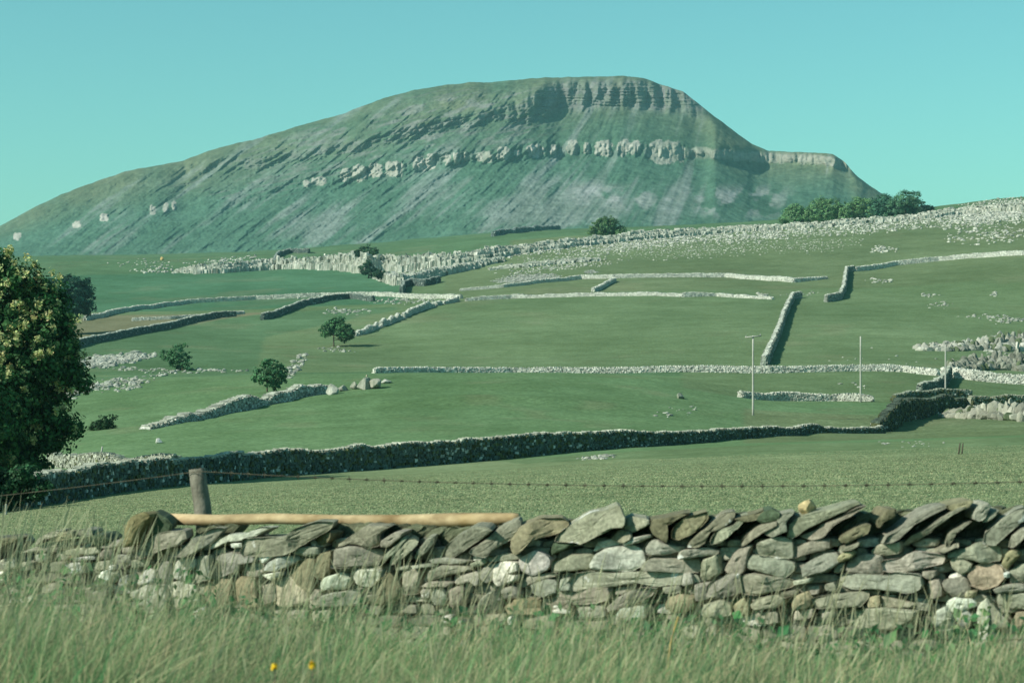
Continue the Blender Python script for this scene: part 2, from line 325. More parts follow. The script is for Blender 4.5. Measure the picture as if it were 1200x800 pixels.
# back of the mountain
nb = 14; bk = np.linspace(0, 1, nb+1)[1:]
Db = mD[:, -1:]+900*bk[None]; Zb = mZ[:, -1:]-(20*bk+420*bk**2)[None]*np.clip(mZ[:, -1:]/360, .2, 1); Xb = (mu[:, None]-UC)/F*mD[:, -1:]+0*Db
mV3 = np.concatenate([np.stack([mX, mD, mZ], -1), np.stack([Xb, Db, Zb], -1)], 1)
MC = MC*(1+.22*fbm(mU/3, mV/2.6, 3, 62)+.12*stf)[..., None]
MC = np.concatenate([MC, np.repeat(MC[:, -1:], nb, 1)], 1)
a, b = mV3.shape[:2]; I = np.arange(a*b).reshape(a, b); Q = np.stack([I[:-1, :-1], I[1:, :-1], I[1:, 1:], I[:-1, 1:]], -1).reshape(-1, 4)
m_ = mk('mountain', mV3.reshape(-1, 3), Q, M_mount, MC.reshape(-1, 3), smooth=True)
tag(m_, 'flat topped mountain with gullied flanks and a broken band of pale crags', 'mountain', kind='structure')

# ------------------------------------------------------------------ dry stone walls
CUBE = np.array([[-1, -1, -1], [1, -1, -1], [1, 1, -1], [-1, 1, -1], [-1, -1, 1], [1, -1, 1], [1, 1, 1], [-1, 1, 1]], float)*.5
CF = np.array([[0, 3, 2, 1], [4, 5, 6, 7], [0, 1, 5, 4], [1, 2, 6, 5], [2, 3, 7, 6], [3, 0, 4, 7]])
def resample(P, step):
    P = np.asarray(P); seg = np.linalg.norm(np.diff(P, axis=0), axis=1); s = np.r_[0, np.cumsum(seg)]
    n = max(2, int(s[-1]/step)+1); q = np.linspace(0, s[-1], n)
    return np.stack([np.interp(q, s, P[:, k]) for k in range(P.shape[1])], -1), s[-1]
def wall_path(pts, hs):
    """pts: (u,v) or (u,None,D); returns x,y,h points"""
    out = []
    hs = [hs]*len(pts) if np.isscalar(hs) else hs
    for p, h in zip(pts, hs):
        q = at(p[0], p[1]) if len(p) == 2 else at(p[0], D=p[2])
        out.append((q[0], q[1], h))
    return np.array(out)
PALE = (.47, .47, .41); GREY = (.27, .28, .235); 
def pack_stones(X, Y, Z, sx, sy, sz, yaw, roll, seed, jit=.16):
    n = len(X); r = np.random.default_rng(seed)
    P = CUBE[None]+r.uniform(-jit, jit, (n, 8, 3)); P = P*np.stack([sx, sy, sz], -1)[:, None]
    ca, sa = np.cos(roll)[:, None], np.sin(roll)[:, None]; px = P[..., 0]*ca-P[..., 2]*sa; pz = P[..., 0]*sa+P[..., 2]*ca
    cy, sy_ = np.cos(yaw)[:, None], np.sin(yaw)[:, None]; qx = px*cy-P[..., 1]*sy_; qy = px*sy_+P[..., 1]*cy
    Vv = np.stack([qx+X[:, None], qy+Y[:, None], pz+Z[:, None]], -1).reshape(-1, 3)
    Ff = (CF[None]+8*np.arange(n)[:, None, None]).reshape(-1, 4); return Vv, Ff
def stone_wall(label, pts, hs, colr=PALE, width=.6, size=.34, seed=0, name='dry_stone_wall', rub=0.0, cat='wall', grp='dry stone walls dividing the fields', moss=0, gap=0.0, mt=None, cop=None, fleck=.04):
    P = wall_path(pts, hs); R, Ln = resample(P, size*.8); n = len(R); r = np.random.default_rng(100+seed)
    if Ln > 60: R[:, 0] += .25*fbm(np.arange(n)*size/7, np.zeros(n), 3, seed); 
    tx = np.gradient(R[:, 0]); ty = np.gradient(R[:, 1]); l = np.hypot(tx, ty)+1e-9; tx /= l; ty /= l; yaw = np.arctan2(ty, tx)
    hv = R[:, 2]*(1+.13*fbm(np.arange(n)*size/3., np.zeros(n), 3, seed+5)+rub*fbm(np.arange(n)*size/5., np.zeros(n), 2, seed+9))
    if gap: hv = hv*np.where(fbm(np.arange(n)*size/4., np.zeros(n), 2, seed+13) > .5-gap, .25, 1)
    hmax = float(np.max(R[:, 2])); rows = max(2, int(round(hmax/(size*.62))))
    Xs, Ys, Zs, A, B, Cc_, Yw, Rl = [], [], [], [], [], [], [], []
    for side in (-1, 1):
        for k in range(rows):
            f = (k+.5)/rows; off = width/2*(1-.3*f)+r.uniform(-.04, .04, n); sh = r.uniform(-.4, .4, n)*size
            x = R[:, 0]+tx*sh-ty*off*side; y = R[:, 1]+ty*sh+tx*off*side
            z0 = gz(x, y); z = z0+hv*f-.03
            Xs.append(x); Ys.append(y); Zs.append(z); A.append(size*r.uniform(.7, 1.35, n)); B.append(size*r.uniform(.6, 1.1, n)); Cc_.append(hv/rows*r.uniform(.75, 1.3, n)); Yw.append(yaw+r.normal(0, .12, n)); Rl.append(r.normal(0, .1, n))
    # core
    x, y = R[:, 0], R[:, 1]; z0 = gz(x, y)
    Xs.append(x); Ys.append(y); Zs.append(z0+hv*.42); A.append(np.full(n, size*1.5)); B.append(np.full(n, width*.75)); Cc_.append(hv*.95); Yw.append(yaw); Rl.append(np.zeros(n))
    def cat_(q): return np.concatenate(q)
    X_, Y_, Z_ = cat_(Xs), cat_(Ys), cat_(Zs)
    Vv, Ff = pack_stones(X_, Y_, Z_, cat_(A), cat_(B), cat_(Cc_), cat_(Yw), cat_(Rl), seed)
    m = len(X_); t = r.uniform(0, 1, m); base = np.array(colr)
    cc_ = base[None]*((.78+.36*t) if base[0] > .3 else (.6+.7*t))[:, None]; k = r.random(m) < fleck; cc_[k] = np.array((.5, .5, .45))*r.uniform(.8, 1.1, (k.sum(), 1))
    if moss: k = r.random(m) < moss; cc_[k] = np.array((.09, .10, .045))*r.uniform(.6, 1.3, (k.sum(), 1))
    org = np.array([R[n//2, 0], R[n//2, 1], float(gz(R[n//2, 0], R[n//2, 1]))])
    # coping
    xo = R[:, 0]+r.normal(0, .05, n); yo = R[:, 1]+r.normal(0, .05, n); zc = gz(xo, yo)+hv+.03
    V2, F2 = pack_stones(xo, yo, zc, size*r.uniform(.35, .8, n), width*r.uniform(.5, .8, n), size*r.uniform(.5, .85, n), yaw+r.normal(0, .2, n), r.normal(.35, .2, n), seed+1)
    c2 = np.array(cop or colr)[None]*(.8+.5*r.random(n))[:, None]  # cop paints sunlit tops paler than the dark, shade-coloured faces
    use = mt or M_far_stone
    if size <= .4 and hmax > 0:
        root = empty(name, org, label, cat, grp)
        mk('stonework', Vv, Ff, use, np.repeat(cc_, 8, 0), root, org); mk('coping', V2, F2, use, np.repeat(c2, 8, 0), root, org)
    else:
        root = mk(name, np.r_[Vv, V2], np.r_[Ff, F2+len(Vv)], use, np.r_[np.repeat(cc_, 8, 0), np.repeat(c2, 8, 0)], None, org); tag(root, label, cat, grp)
    return root
stone_wall('long shaded drystone wall crossing the lower meadow from the big leafy tree', [(-110, None, 69), (-40, None, 76), (0, None, 81), (80, None, 91), (150, None, 100), (220, None, 107), (300, None, 115), (420, None, 125), (520, None, 132), (620, None, 139), (690, None, 144), (760, None, 150), (850, None, 166), (940, None, 184), (1032, None, 198)], [1.3, 1.3, 1.3, 1.35, 1.4, 1.35, 1.35, 1.4, 1.4, 1.4, 1.3, 1.05, .85, .8, .7], (.10, .13, .11), .65, .24, 1, moss=.3, cop=(.30, .31, .25), fleck=.07)  # shade is in the dark face colour, sunlight in the paler coping
stone_wall('low crumbling wall behind the shaded wall near two leaning stakes', [(62, 546), (90, 548), (120, 549), (160, 549), (205, 550)], .85, (.30, .31, .25), .8, .24, 2, rub=.3, moss=.1)
stone_wall('tumbled grey wall climbing to the boulders below the lone bush', [(172, 503), (200, 497), (240, 490), (300, 476), (345, 467), (385, 460)], [.4, .7, .8, 1.1, 1.3, .8], (.29, .30, .25), 1.6, .34, 3, rub=.6, fleck=.3)
stone_wall('thin pale wall running behind the green knoll past the poles', [(440, None, 330), (520, None, 338), (600, None, 342), (700, None, 342), (800, None, 342), (900, None, 342), (1000, None, 345), (1060, None, 345), (1098, None, 340)], [.7, .75, .8, .85, .95, 1.0, .95, .95, .9], PALE, .7, .42, 4)
stone_wall('pale wall slanting down to the right edge below the limestone outcrop', [(1105, None, 338), (1140, None, 334), (1200, None, 332), (1300, None, 325)], 1.5, PALE, .8, .42, 5)
stone_wall('gappy broken wall running uphill from the solitary dark tree', [(415, 394), (432, 389), (452, 381), (480, 369), (510, 359), (537, 353)], [1.0, 1.2, 1.4, 1.4, 1.4, 1.2], PALE, .9, .5, 6, rub=.5, gap=.12)
stone_wall('pale lumpy wall along the top of the large middle field', [(546, 353), (600, 350), (700, 347), (800, 348), (840, 347), (905, 351)], [.8, .95, 1.0, 1.0, .95, .6], (.47, .475, .42), 1.0, .45, 7, rub=.35)
stone_wall('upper pale wall curving above the lumpy one toward the corner wall', [(540, 341), (590, 337), (640, 331), (680, 327), (720, 326), (800, 325), (850, 325), (890, 328), (930, 331), (968, 327)], [.7, .95, 1.1, 1.2, 1.2, 1.2, 1.25, 1.35, 1.4, .7], (.47, .475, .42), 1.0, .45, 8)
stone_wall('short stub of wall joining the two parallel pale walls', [(695, 342), (708, 336), (720, 330)], 1.2, PALE, .9, .55, 9)
stone_wall('wall climbing steeply between fields with a dark shaded right side', [(896, 428), (903, 412), (912, 392), (918, 375), (924, 360), (929, 350), (938, 349)], 1.7, (.24, .26, .22), .9, .5, 10, cop=(.42, .43, .37))  # darker faces and paler coping carry shade and sun in their colours
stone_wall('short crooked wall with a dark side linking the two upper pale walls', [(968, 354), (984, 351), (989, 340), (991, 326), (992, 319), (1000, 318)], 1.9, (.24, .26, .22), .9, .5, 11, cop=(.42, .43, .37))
stone_wall('upper right pale wall rising gently to the edge of the view', [(1003, 318), (1050, 311), (1100, 306), (1150, 302), (1200, 299), (1330, 294)], 1.5, (.47, .475, .42), 1.0, .45, 12)
stone_wall('dark shaded wall along the lower side of the brown field', [(60, 415), (100, 404), (140, 396), (180, 388), (220, 379), (250, 373), (275, 371)], 1.55, (.10, .13, .115), .8, .45, 13, cop=(.34, .36, .31))  # shaded face and lit top edge painted as two stone colours
stone_wall('long pale wall along the upper side of the brown field', [(100, 376), (125, 370), (160, 363), (220, 356), (300, 351), (380, 348), (440, 347), (490, 350), (540, 350)], 1.25, (.44, .45, .39), .9, .45, 14)
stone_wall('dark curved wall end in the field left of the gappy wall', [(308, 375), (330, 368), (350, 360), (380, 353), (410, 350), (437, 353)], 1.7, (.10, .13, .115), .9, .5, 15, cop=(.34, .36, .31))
stone_wall('low faint wall inside the brown field', [(156, 376), (200, 374), (250, 371), (285, 368)], .8, PALE, .8, .45, 16)
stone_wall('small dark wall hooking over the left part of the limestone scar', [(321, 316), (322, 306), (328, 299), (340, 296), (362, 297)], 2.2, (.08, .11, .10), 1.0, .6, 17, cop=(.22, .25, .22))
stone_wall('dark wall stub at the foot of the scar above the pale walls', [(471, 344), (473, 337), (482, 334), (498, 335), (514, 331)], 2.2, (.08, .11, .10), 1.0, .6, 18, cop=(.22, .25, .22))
stone_wall('faint dark wall far off at the foot of the mountain', [(578, None, 1080), (600, None, 1130), (620, None, 1220), (655, None, 1350)], 3.0, (.16, .20, .19), 1.6, 1.0, 19)
stone_wall('low stony wall between the first and second poles', [(868, None, 262), (920, None, 266), (980, None, 268), (1022, None, 266)], [.8, .9, .9, .7], (.42, .42, .36), .8, .32, 20, rub=.3)
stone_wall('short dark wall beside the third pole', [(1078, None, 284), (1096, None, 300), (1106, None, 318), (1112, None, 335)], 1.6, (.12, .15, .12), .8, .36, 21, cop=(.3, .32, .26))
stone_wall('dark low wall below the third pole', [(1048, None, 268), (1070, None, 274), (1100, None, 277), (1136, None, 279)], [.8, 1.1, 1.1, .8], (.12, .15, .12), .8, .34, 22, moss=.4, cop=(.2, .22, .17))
stone_wall('zigzag mossy wall in deep shade beside the grassy bank', [(1026, None, 200), (1040, None, 208), (1052, None, 220), (1066, None, 229), (1082, None, 235), (1098, None, 240), (1112, None, 246), (1138, None, 256)], [1.0, 1.9, 2.2, 2.0, 1.7, 1.9, 1.6, .8], (.06, .08, .06), 1.0, .34, 23, rub=.25, moss=.5)  # deep shade put into the near-black stone and coping colour
stone_wall('mossy wall at the right edge above the pale slabs', [(1138, None, 252), (1170, None, 254), (1200, None, 256), (1280, None, 258)], 1.2, (.22, .23, .17), .9, .34, 24, moss=.4, rub=.3)

# ------------------------------------------------------------------ limestone scars, outcrops and scattered rocks
def scar(label, pts, depth, seed, colr=(.50, .50, .44), name='limestone_scar', blk=.9):
    """pts: (u, v_bottom, v_top): a stepped cliff band of upright blocks built into the slope"""
    r = np.random.default_rng(seed); P = []
    for u, vb, vt in pts:
        q = at(u, vb); P.append((q[0], q[1], (vb-vt)*q[1]/F))
    R, Ln = resample(np.array(P), blk*.5); n = len(R); Xs = []
    Vs_, Fs_, Cs_ = [], [], []; o = 0
    for lay in range(3):
        sh = lay/3.; x = R[:, 0]+r.normal(0, .5, n); y = R[:, 1]+depth*sh+r.normal(0, .16, n)+.9*fbm(np.arange(n)/7., np.zeros(n)+lay*3, 3, seed+4)
        h = R[:, 2]*(.5+.3*lay)*(1+.22*fbm(np.arange(n)/9., np.zeros(n)+lay*7, 3, seed))*r.uniform(.93, 1.04, n)
        z = gz(x, R[:, 1])+h*.5-.4
        V_, F_ = pack_stones(x, y, z, blk*r.uniform(.8, 2.0, n), np.full(n, depth*.45)*r.uniform(.7, 1.3, n), h+.8, r.normal(0, .05, n), r.normal(0, .04, n), seed+lay, .13)
        Vs_.append(V_); Fs_.append(F_+o); o += len(V_)
        cc_ = np.array(colr)[None]*r.uniform(.8, 1.12, (n, 1)); k = r.random(n) < .06; cc_[k] = np.array((.13, .15, .12)); Cs_.append(np.repeat(cc_, 8, 0))
    org = np.array([R[n//2, 0], R[n//2, 1], float(gz(R[n//2, 0], R[n//2, 1]))])
    ob = mk(name, np.concatenate(Vs_), np.concatenate(Fs_), M_lime, np.concatenate(Cs_), None, org); tag(ob, label, 'rock outcrop', 'limestone scars on the hillside'); return ob
scar('low end of the limestone scar left of the hooking dark wall', [(205, 320, 317), (232, 321, 312), (262, 320, 309), (290, 318, 307), (319, 316, 305)], 5, 201)
scar('tall cracked limestone scar behind the small trees', [(325, 316, 304), (360, 315, 303), (400, 317, 301), (430, 321, 301), (450, 318, 302), (468, 319, 302), (490, 317, 300), (527, 312, 297), (560, 307, 294), (600, 299, 289)], 6, 202)
scar('stepped second ledge of limestone just right of the tall scar', [(438, 324, 319), (452, 330, 321), (468, 334, 323), (500, 328, 318), (530, 321, 312), (560, 314, 306), (590, 307, 301)], 4, 203)
scar('pale limestone ledge running under the round tree on the skyline side', [(570, 303, 291), (620, 296, 287), (660, 291, 282), (700, 286, 277), (740, 282, 273), (800, 277, 269), (860, 272, 265), (900, 270, 263)], 6, 204)
scar('pale limestone ledge below the clump of trees', [(900, 270, 264), (940, 267, 261), (1000, 263, 257), (1050, 259, 253), (1090, 256, 249), (1130, 251, 244), (1200, 247, 239), (1300, 240, 232)], 6, 205)
scar('broken lower ledge of pale rock under the long ledge', [(575, 317, 314), (620, 313, 308), (660, 309, 304), (700, 306, 302)], 4, 206)
ICO = None
def ico_rocks(name, P, sz, mt, colr, label, cat, kind=None, seed=0, flat=.6, parent=None, grp=None):
    global ICO
    import bmesh
    if ICO is None:
        bm = bmesh.new(); bmesh.ops.create_icosphere(bm, subdivisions=1, radius=1); bm.verts.ensure_lookup_table()
        ICO = (np.array([v.co[:] for v in bm.verts]), np.array([[v.index for v in f.verts] for f in bm.faces])); bm.free()
    r = np.random.default_rng(seed); n = len(P); v0, f0 = ICO; m = len(v0)
    sc = np.stack([sz*r.uniform(.7, 1.5, n), sz*r.uniform(.6, 1.2, n), sz*flat*r.uniform(.6, 1.4, n)], -1)
    Vv = (v0[None]*r.uniform(.72, 1.2, (n, m, 1)))*sc[:, None]
    a = r.uniform(0, 6.28, n)[:, None]; x = Vv[..., 0]*np.cos(a)-Vv[..., 1]*np.sin(a); y = Vv[..., 0]*np.sin(a)+Vv[..., 1]*np.cos(a)
    Vv = np.stack([x, y, Vv[..., 2]], -1)+P[:, None]; Ff = (f0[None]+m*np.arange(n)[:, None, None]).reshape(-1, 3)
    cc_ = np.repeat(np.array(colr)[None]*r.uniform(.6, 1.15, (n, 1)), m, 0)
    org = P.mean(0); ob = mk(name, Vv.reshape(-1, 3), Ff, mt, cc_, parent, org); 
    if label: tag(ob, label, cat, grp, kind)
    return ob
def scatter(regs, seed):
    r = np.random.default_rng(seed); P, Sz = [], []
    for uc, vc, ru, rv, n, s, rot in regs:
        k = 0
        while k < n:
            a, b = r.normal(0, .5, 2)
            if a*a+b*b > 1.3: continue
            u = uc+a*ru; v = vc+b*rv+a*ru*rot; q = at(u, v); P.append(q); Sz.append(s*r.uniform(.4, 1.5)); k += 1
    return np.array(P), np.array(Sz)
P, Sz = scatter([(640, 291, 90, 6, 700, .6, -.14), (770, 283, 110, 7, 1200, .55, -.11), (900, 275, 90, 8, 900, .55, -.09), (1040, 262, 90, 10, 1200, .55, -.1), (1150, 252, 60, 14, 1700, .6, -.12), (1190, 245, 50, 16, 1200, .6, -.1),
    (660, 313, 70, 4, 300, .42, -.1), (690, 298, 110, 8, 500, .36, -.12), (820, 293, 90, 10, 600, .32, -.05), (940, 288, 70, 10, 350, .3, -.05), (1035, 293, 16, 5, 70, .6, 0), (1160, 275, 50, 12, 180, .7, -.05),
    (195, 318, 45, 4, 60, .8, 0), (180, 309, 60, 6, 60, .6, 0), (275, 304, 30, 3, 50, .9, -.08), (500, 314, 55, 12, 260, .8, -.2)], 5)
tag(ico_rocks('limestone_rubble', P, Sz, M_lime, (.48, .48, .42), 'pale limestone rubble strewn along the scars of the upper hillside', 'rubble', 'stuff', 6), None)
P, Sz = scatter([(140, 421, 38, 6, 330, .55, -.12), (115, 424, 22, 7, 260, .6, 0), (140, 451, 40, 8, 130, .42, -.1), (95, 458, 25, 7, 120, .45, -.3), (175, 434, 60, 3, 60, .4, .05), (240, 434, 55, 2, 60, .4, .03), (190, 440, 18, 3, 14, .4, -.1), (395, 410, 22, 4, 25, .4, 0), (405, 365, 30, 4, 60, .5, 0), (345, 432, 14, 9, 60, .55, -.9), (350, 350, 0.1, .1, 1, .5, 0), (480, 353, 45, 4, 110, .5, 0)], 15)
ico_rocks('limestone_rubble', P, Sz, M_lime, (.36, .37, .32), 'scattered pale stones lying in the left hand pastures', 'rubble', 'stuff', 16)
P, Sz = scatter([(1030, 329, 14, 3, 26, .6, 0), (1090, 347, 14, 3, 14, .5, 0), (1100, 358, 20, 4, 20, .5, -.1), (1165, 345, 10, 3, 12, .5, 0), (1180, 375, 30, 5, 50, .5, 0), (1150, 371, 30, 3, 24, .45, 0), (890, 347, 16, 3, 26, .7, 0), (940, 345, 30, 3, 20, .4, 0), (1000, 450, 40, 6, 6, .3, 0), (1020, 418, 80, 10, 12, .3, 0), (1160, 480, 50, 8, 60, .35, -.1), (1090, 470, 60, 8, 30, .3, 0), (800, 480, 30, 7, 14, .2, 0), (1180, 405, 40, 12, 110, .6, 0), (780, 486, 30, 4, 5, .25, 0), (700, 536, 22, 2.5, 40, .16, -.06), (1080, 520, 60, 4, 24, .1, 0)], 25)
ico_rocks('limestone_rubble', P, Sz, M_lime, (.36, .37, .32), 'scattered pale stones lying in the right hand pastures', 'rubble', 'stuff', 26)
P, Sz = scatter([(623, 325, 32, 4, 900, .45, -.03), (600, 329, 22, 3, 500, .4, -.03), (693, 319, 8, 2.5, 120, .45, 0)], 35)
ico_rocks('scree', P, Sz, M_lime, (.36, .37, .33), 'grey fan of fine scree below the long ledge', 'scree', 'stuff', 36, .35)

def noise_rock(name, c, s, colr, label=None, cat='boulder', seed=0, parent=None, mt=None, sub=3, grp=None):
    import bmesh
    bm = bmesh.new(); bmesh.ops.create_icosphere(bm, subdivisions=sub, radius=1); v = np.array([q.co[:] for q in bm.verts]); f = np.array([[a.index for a in q.verts] for q in bm.faces]); bm.free()
    r = np.random.default_rng(seed)
    for k in range(9):      # planar chops make facets
        n = r.normal(0, 1, 3); n /= np.linalg.norm(n); d = r.uniform(.45, .8); t = v@n; v = v-np.maximum(t-d, 0)[:, None]*n*.95
    v = v*(1+.06*fbm(v[:, 0]*4+seed, v[:, 1]*4+v[:, 2]*3, 3, seed)[:, None]); v = v*np.array(s)
    ob = mk(name, v+np.array(c), f, mt or M_lime, colr, parent, tuple(c)); 
    if label: tag(ob, label, cat, grp)
    return ob
BG = 'boulders in the pastures'
def mass(label, pts, depth, seed, colr=(.4, .4, .34), blk=1.5):
    import bmesh
    bm = bmesh.new(); bmesh.ops.create_icosphere(bm, subdivisions=2, radius=1); v0 = np.array([q.co[:] for q in bm.verts]); f0 = np.array([[a.index for a in q.verts] for q in bm.faces]); bm.free()
    r = np.random.default_rng(seed); P = []
    for u, vb, vt in pts: q = at(u, vb); P.append((q[0], q[1], (vb-vt)*q[1]/F))
    R, Ln = resample(np.array(P), blk*.34); Vs_, Fs_, Cs_, o = [], [], [], 0
    for lay in range(3):
        for x, y, h in R:
            y2 = y+depth*lay/2.+r.normal(0, .5); v = v0.copy()
            for k in range(7):
                n = r.normal(0, 1, 3); n /= np.linalg.norm(n); t = v@n; v = v-np.maximum(t-r.uniform(.4, .75), 0)[:, None]*n
            hh = h*(.35+.25*lay)*r.uniform(.6, 1.1); sc = np.array([blk*r.uniform(.6, 1.5), blk*r.uniform(.6, 1.1), hh*1.1+.3]); v = v*sc
            c = np.array([x+r.normal(0, .4), y2, float(gz(x, y))+hh*.35]); Vs_.append(v+c); Fs_.append(f0+o); o += len(v)
            cl = np.array(colr)*r.uniform(.6, 1.2)
            if r.random() < .15: cl = np.array((.10, .13, .07))
            Cs_.append(np.repeat(cl[None], len(v), 0))
    m = len(R)//2; org = (R[m, 0], R[m, 1], float(gz(R[m, 0], R[m, 1])))
    tag(mk('limestone_outcrop', np.concatenate(Vs_), np.concatenate(Fs_), M_lime, np.concatenate(Cs_), None, org), label, 'rock outcrop', 'limestone scars on the hillside')
mass('limestone outcrop above the slanting wall at the right edge', [(1118, 436, 425), (1140, 434, 420), (1165, 433, 417), (1200, 435, 415), (1260, 436, 412)], 4, 207, (.24, .245, .20), blk=1.0)
mass('pale rocky shelf above the outcrop near the right edge', [(1082, 411, 404), (1110, 411, 403), (1150, 410, 399), (1180, 412, 393), (1230, 410, 392)], 4, 208, (.36, .36, .31), blk=1.0)
mass('pale sloping slabs below the mossy wall at the right edge', [(1112, 489, 484), (1140, 490, 479), (1170, 491, 477), (1200, 493, 475), (1270, 494, 473)], 2.5, 209, (.30, .30, .24), blk=.8)

def bould(u, v, w, h, colr, label, seed, D=None):
    q = at(u, v, D); s = q[1]/F; noise_rock('boulder', q+np.array([0, 0, h*s*.35]), (w*s/2, w*s/2, h*s*.62), colr, label, 'boulder', seed, grp=BG)
bould(389, 462, 16, 13, (.36, .37, .31), 'pointed grey boulder at the end of the tumbled wall', 61)
bould(352, 463, 26, 14, (.30, .31, .26), 'dark mossy boulder half buried in the tumbled wall', 62)
bould(372, 461, 14, 12, (.28, .30, .24), 'dark boulder beside the pointed grey one', 63)
bould(415, 456, 12, 10, (.22, .23, .18), 'small dark boulder on the ground left of the cracked outcrop', 64)
bould(428, 456, 24, 15, (.27, .28, .23), 'cracked grey rock outcrop on the knoll edge', 65)
bould(441, 455, 20, 12, (.30, .30, .24), 'lower right shoulder of cracked rock beside the outcrop', 66)
bould(797, 467, 13, 7, (.24, .26, .20), 'small dark rock alone on the knoll', 67)
bould(402, 458, 14, 8, (.26, .27, .22), 'low broken rock between the pointed boulder and the small dark boulder', 71)
bould(452, 449, 16, 6, (.34, .35, .30), 'flat pale rock where the thin pale wall begins', 72)
bould(186, 519, 12, 6, (.5, .5, .45), 'small pale rock on the meadow below the tumbled wall', 68)
bould(190, 305, 4.5, 5, (.5, .35, .15), 'tiny orange brown rock on the far left hillside', 69)
bould(430, 441, 3, 2.4, (.5, .4, .3), 'tiny pale pinkish stone above the cracked outcrop', 70)

# ------------------------------------------------------------------ trees
def tube(P, R, k=7):
    P = np.asarray(P, float); n = len(P); V_ = []
    for i in range(n):
        d = P[min(i+1, n-1)]-P[max(i-1, 0)]; d = d/(np.linalg.norm(d)+1e-9); a = np.cross(d, [.3, .9, .2]); a /= np.linalg.norm(a); b = np.cross(d, a)
        for j in range(k):
            t = 2*math.pi*j/k; V_.append(P[i]+R[i]*(math.cos(t)*a+math.sin(t)*b))
    F_ = [(i*k+j, i*k+(j+1) % k, (i+1)*k+(j+1) % k, (i+1)*k+j) for i in range(n-1) for j in range(k)]
    V_.append(P[0]); V_.append(P[-1]); o = n*k
    F_ += [(o, (j+1) % k, j, o) for j in range(k)]
    F_ = [f for f in F_ if len(set(f)) == 4]
    F_ += [(k*(n-1)+j, k*(n-1)+(j+1) % k, k*(n-1)+(j+1) % k, o+1) for j in range(0)]
    return np.array(V_), np.array(F_)
def join(parts):
    V_, F_, o = [], [], 0
    for v, f in parts: V_.append(v); F_.append(f+o); o += len(v)
    return np.concatenate(V_), np.concatenate(F_)
def leaves(C_, N, s, r, colr, var=.45, warm=None):
    """C_: leaf centres (m,3); N: outward normals"""
    m = len(C_); n = N+r.normal(0, .55, (m, 3)); n /= np.linalg.norm(n, axis=1)[:, None]+1e-9
    a = np.cross(n, r.normal(0, 1, (m, 3))); a /= np.linalg.norm(a, axis=1)[:, None]+1e-9; b = np.cross(n, a)
    sa = (s*r.uniform(.6, 1.4, m))[:, None]; sb = sa*r.uniform(.5, .8, (m, 1))
    V_ = np.stack([C_-a*sa, C_+b*sb+n*sa*.15, C_+a*sa, C_-b*sb+n*sa*.15], 1).reshape(-1, 3)
    F_ = np.arange(4*m).reshape(-1, 4)
    cl = np.array(colr)[None]*(1+var*r.uniform(-1, 1, (m, 1)))*r.uniform(.88, 1.12, (m, 3))
    return V_, F_, np.repeat(cl, 4, 0)
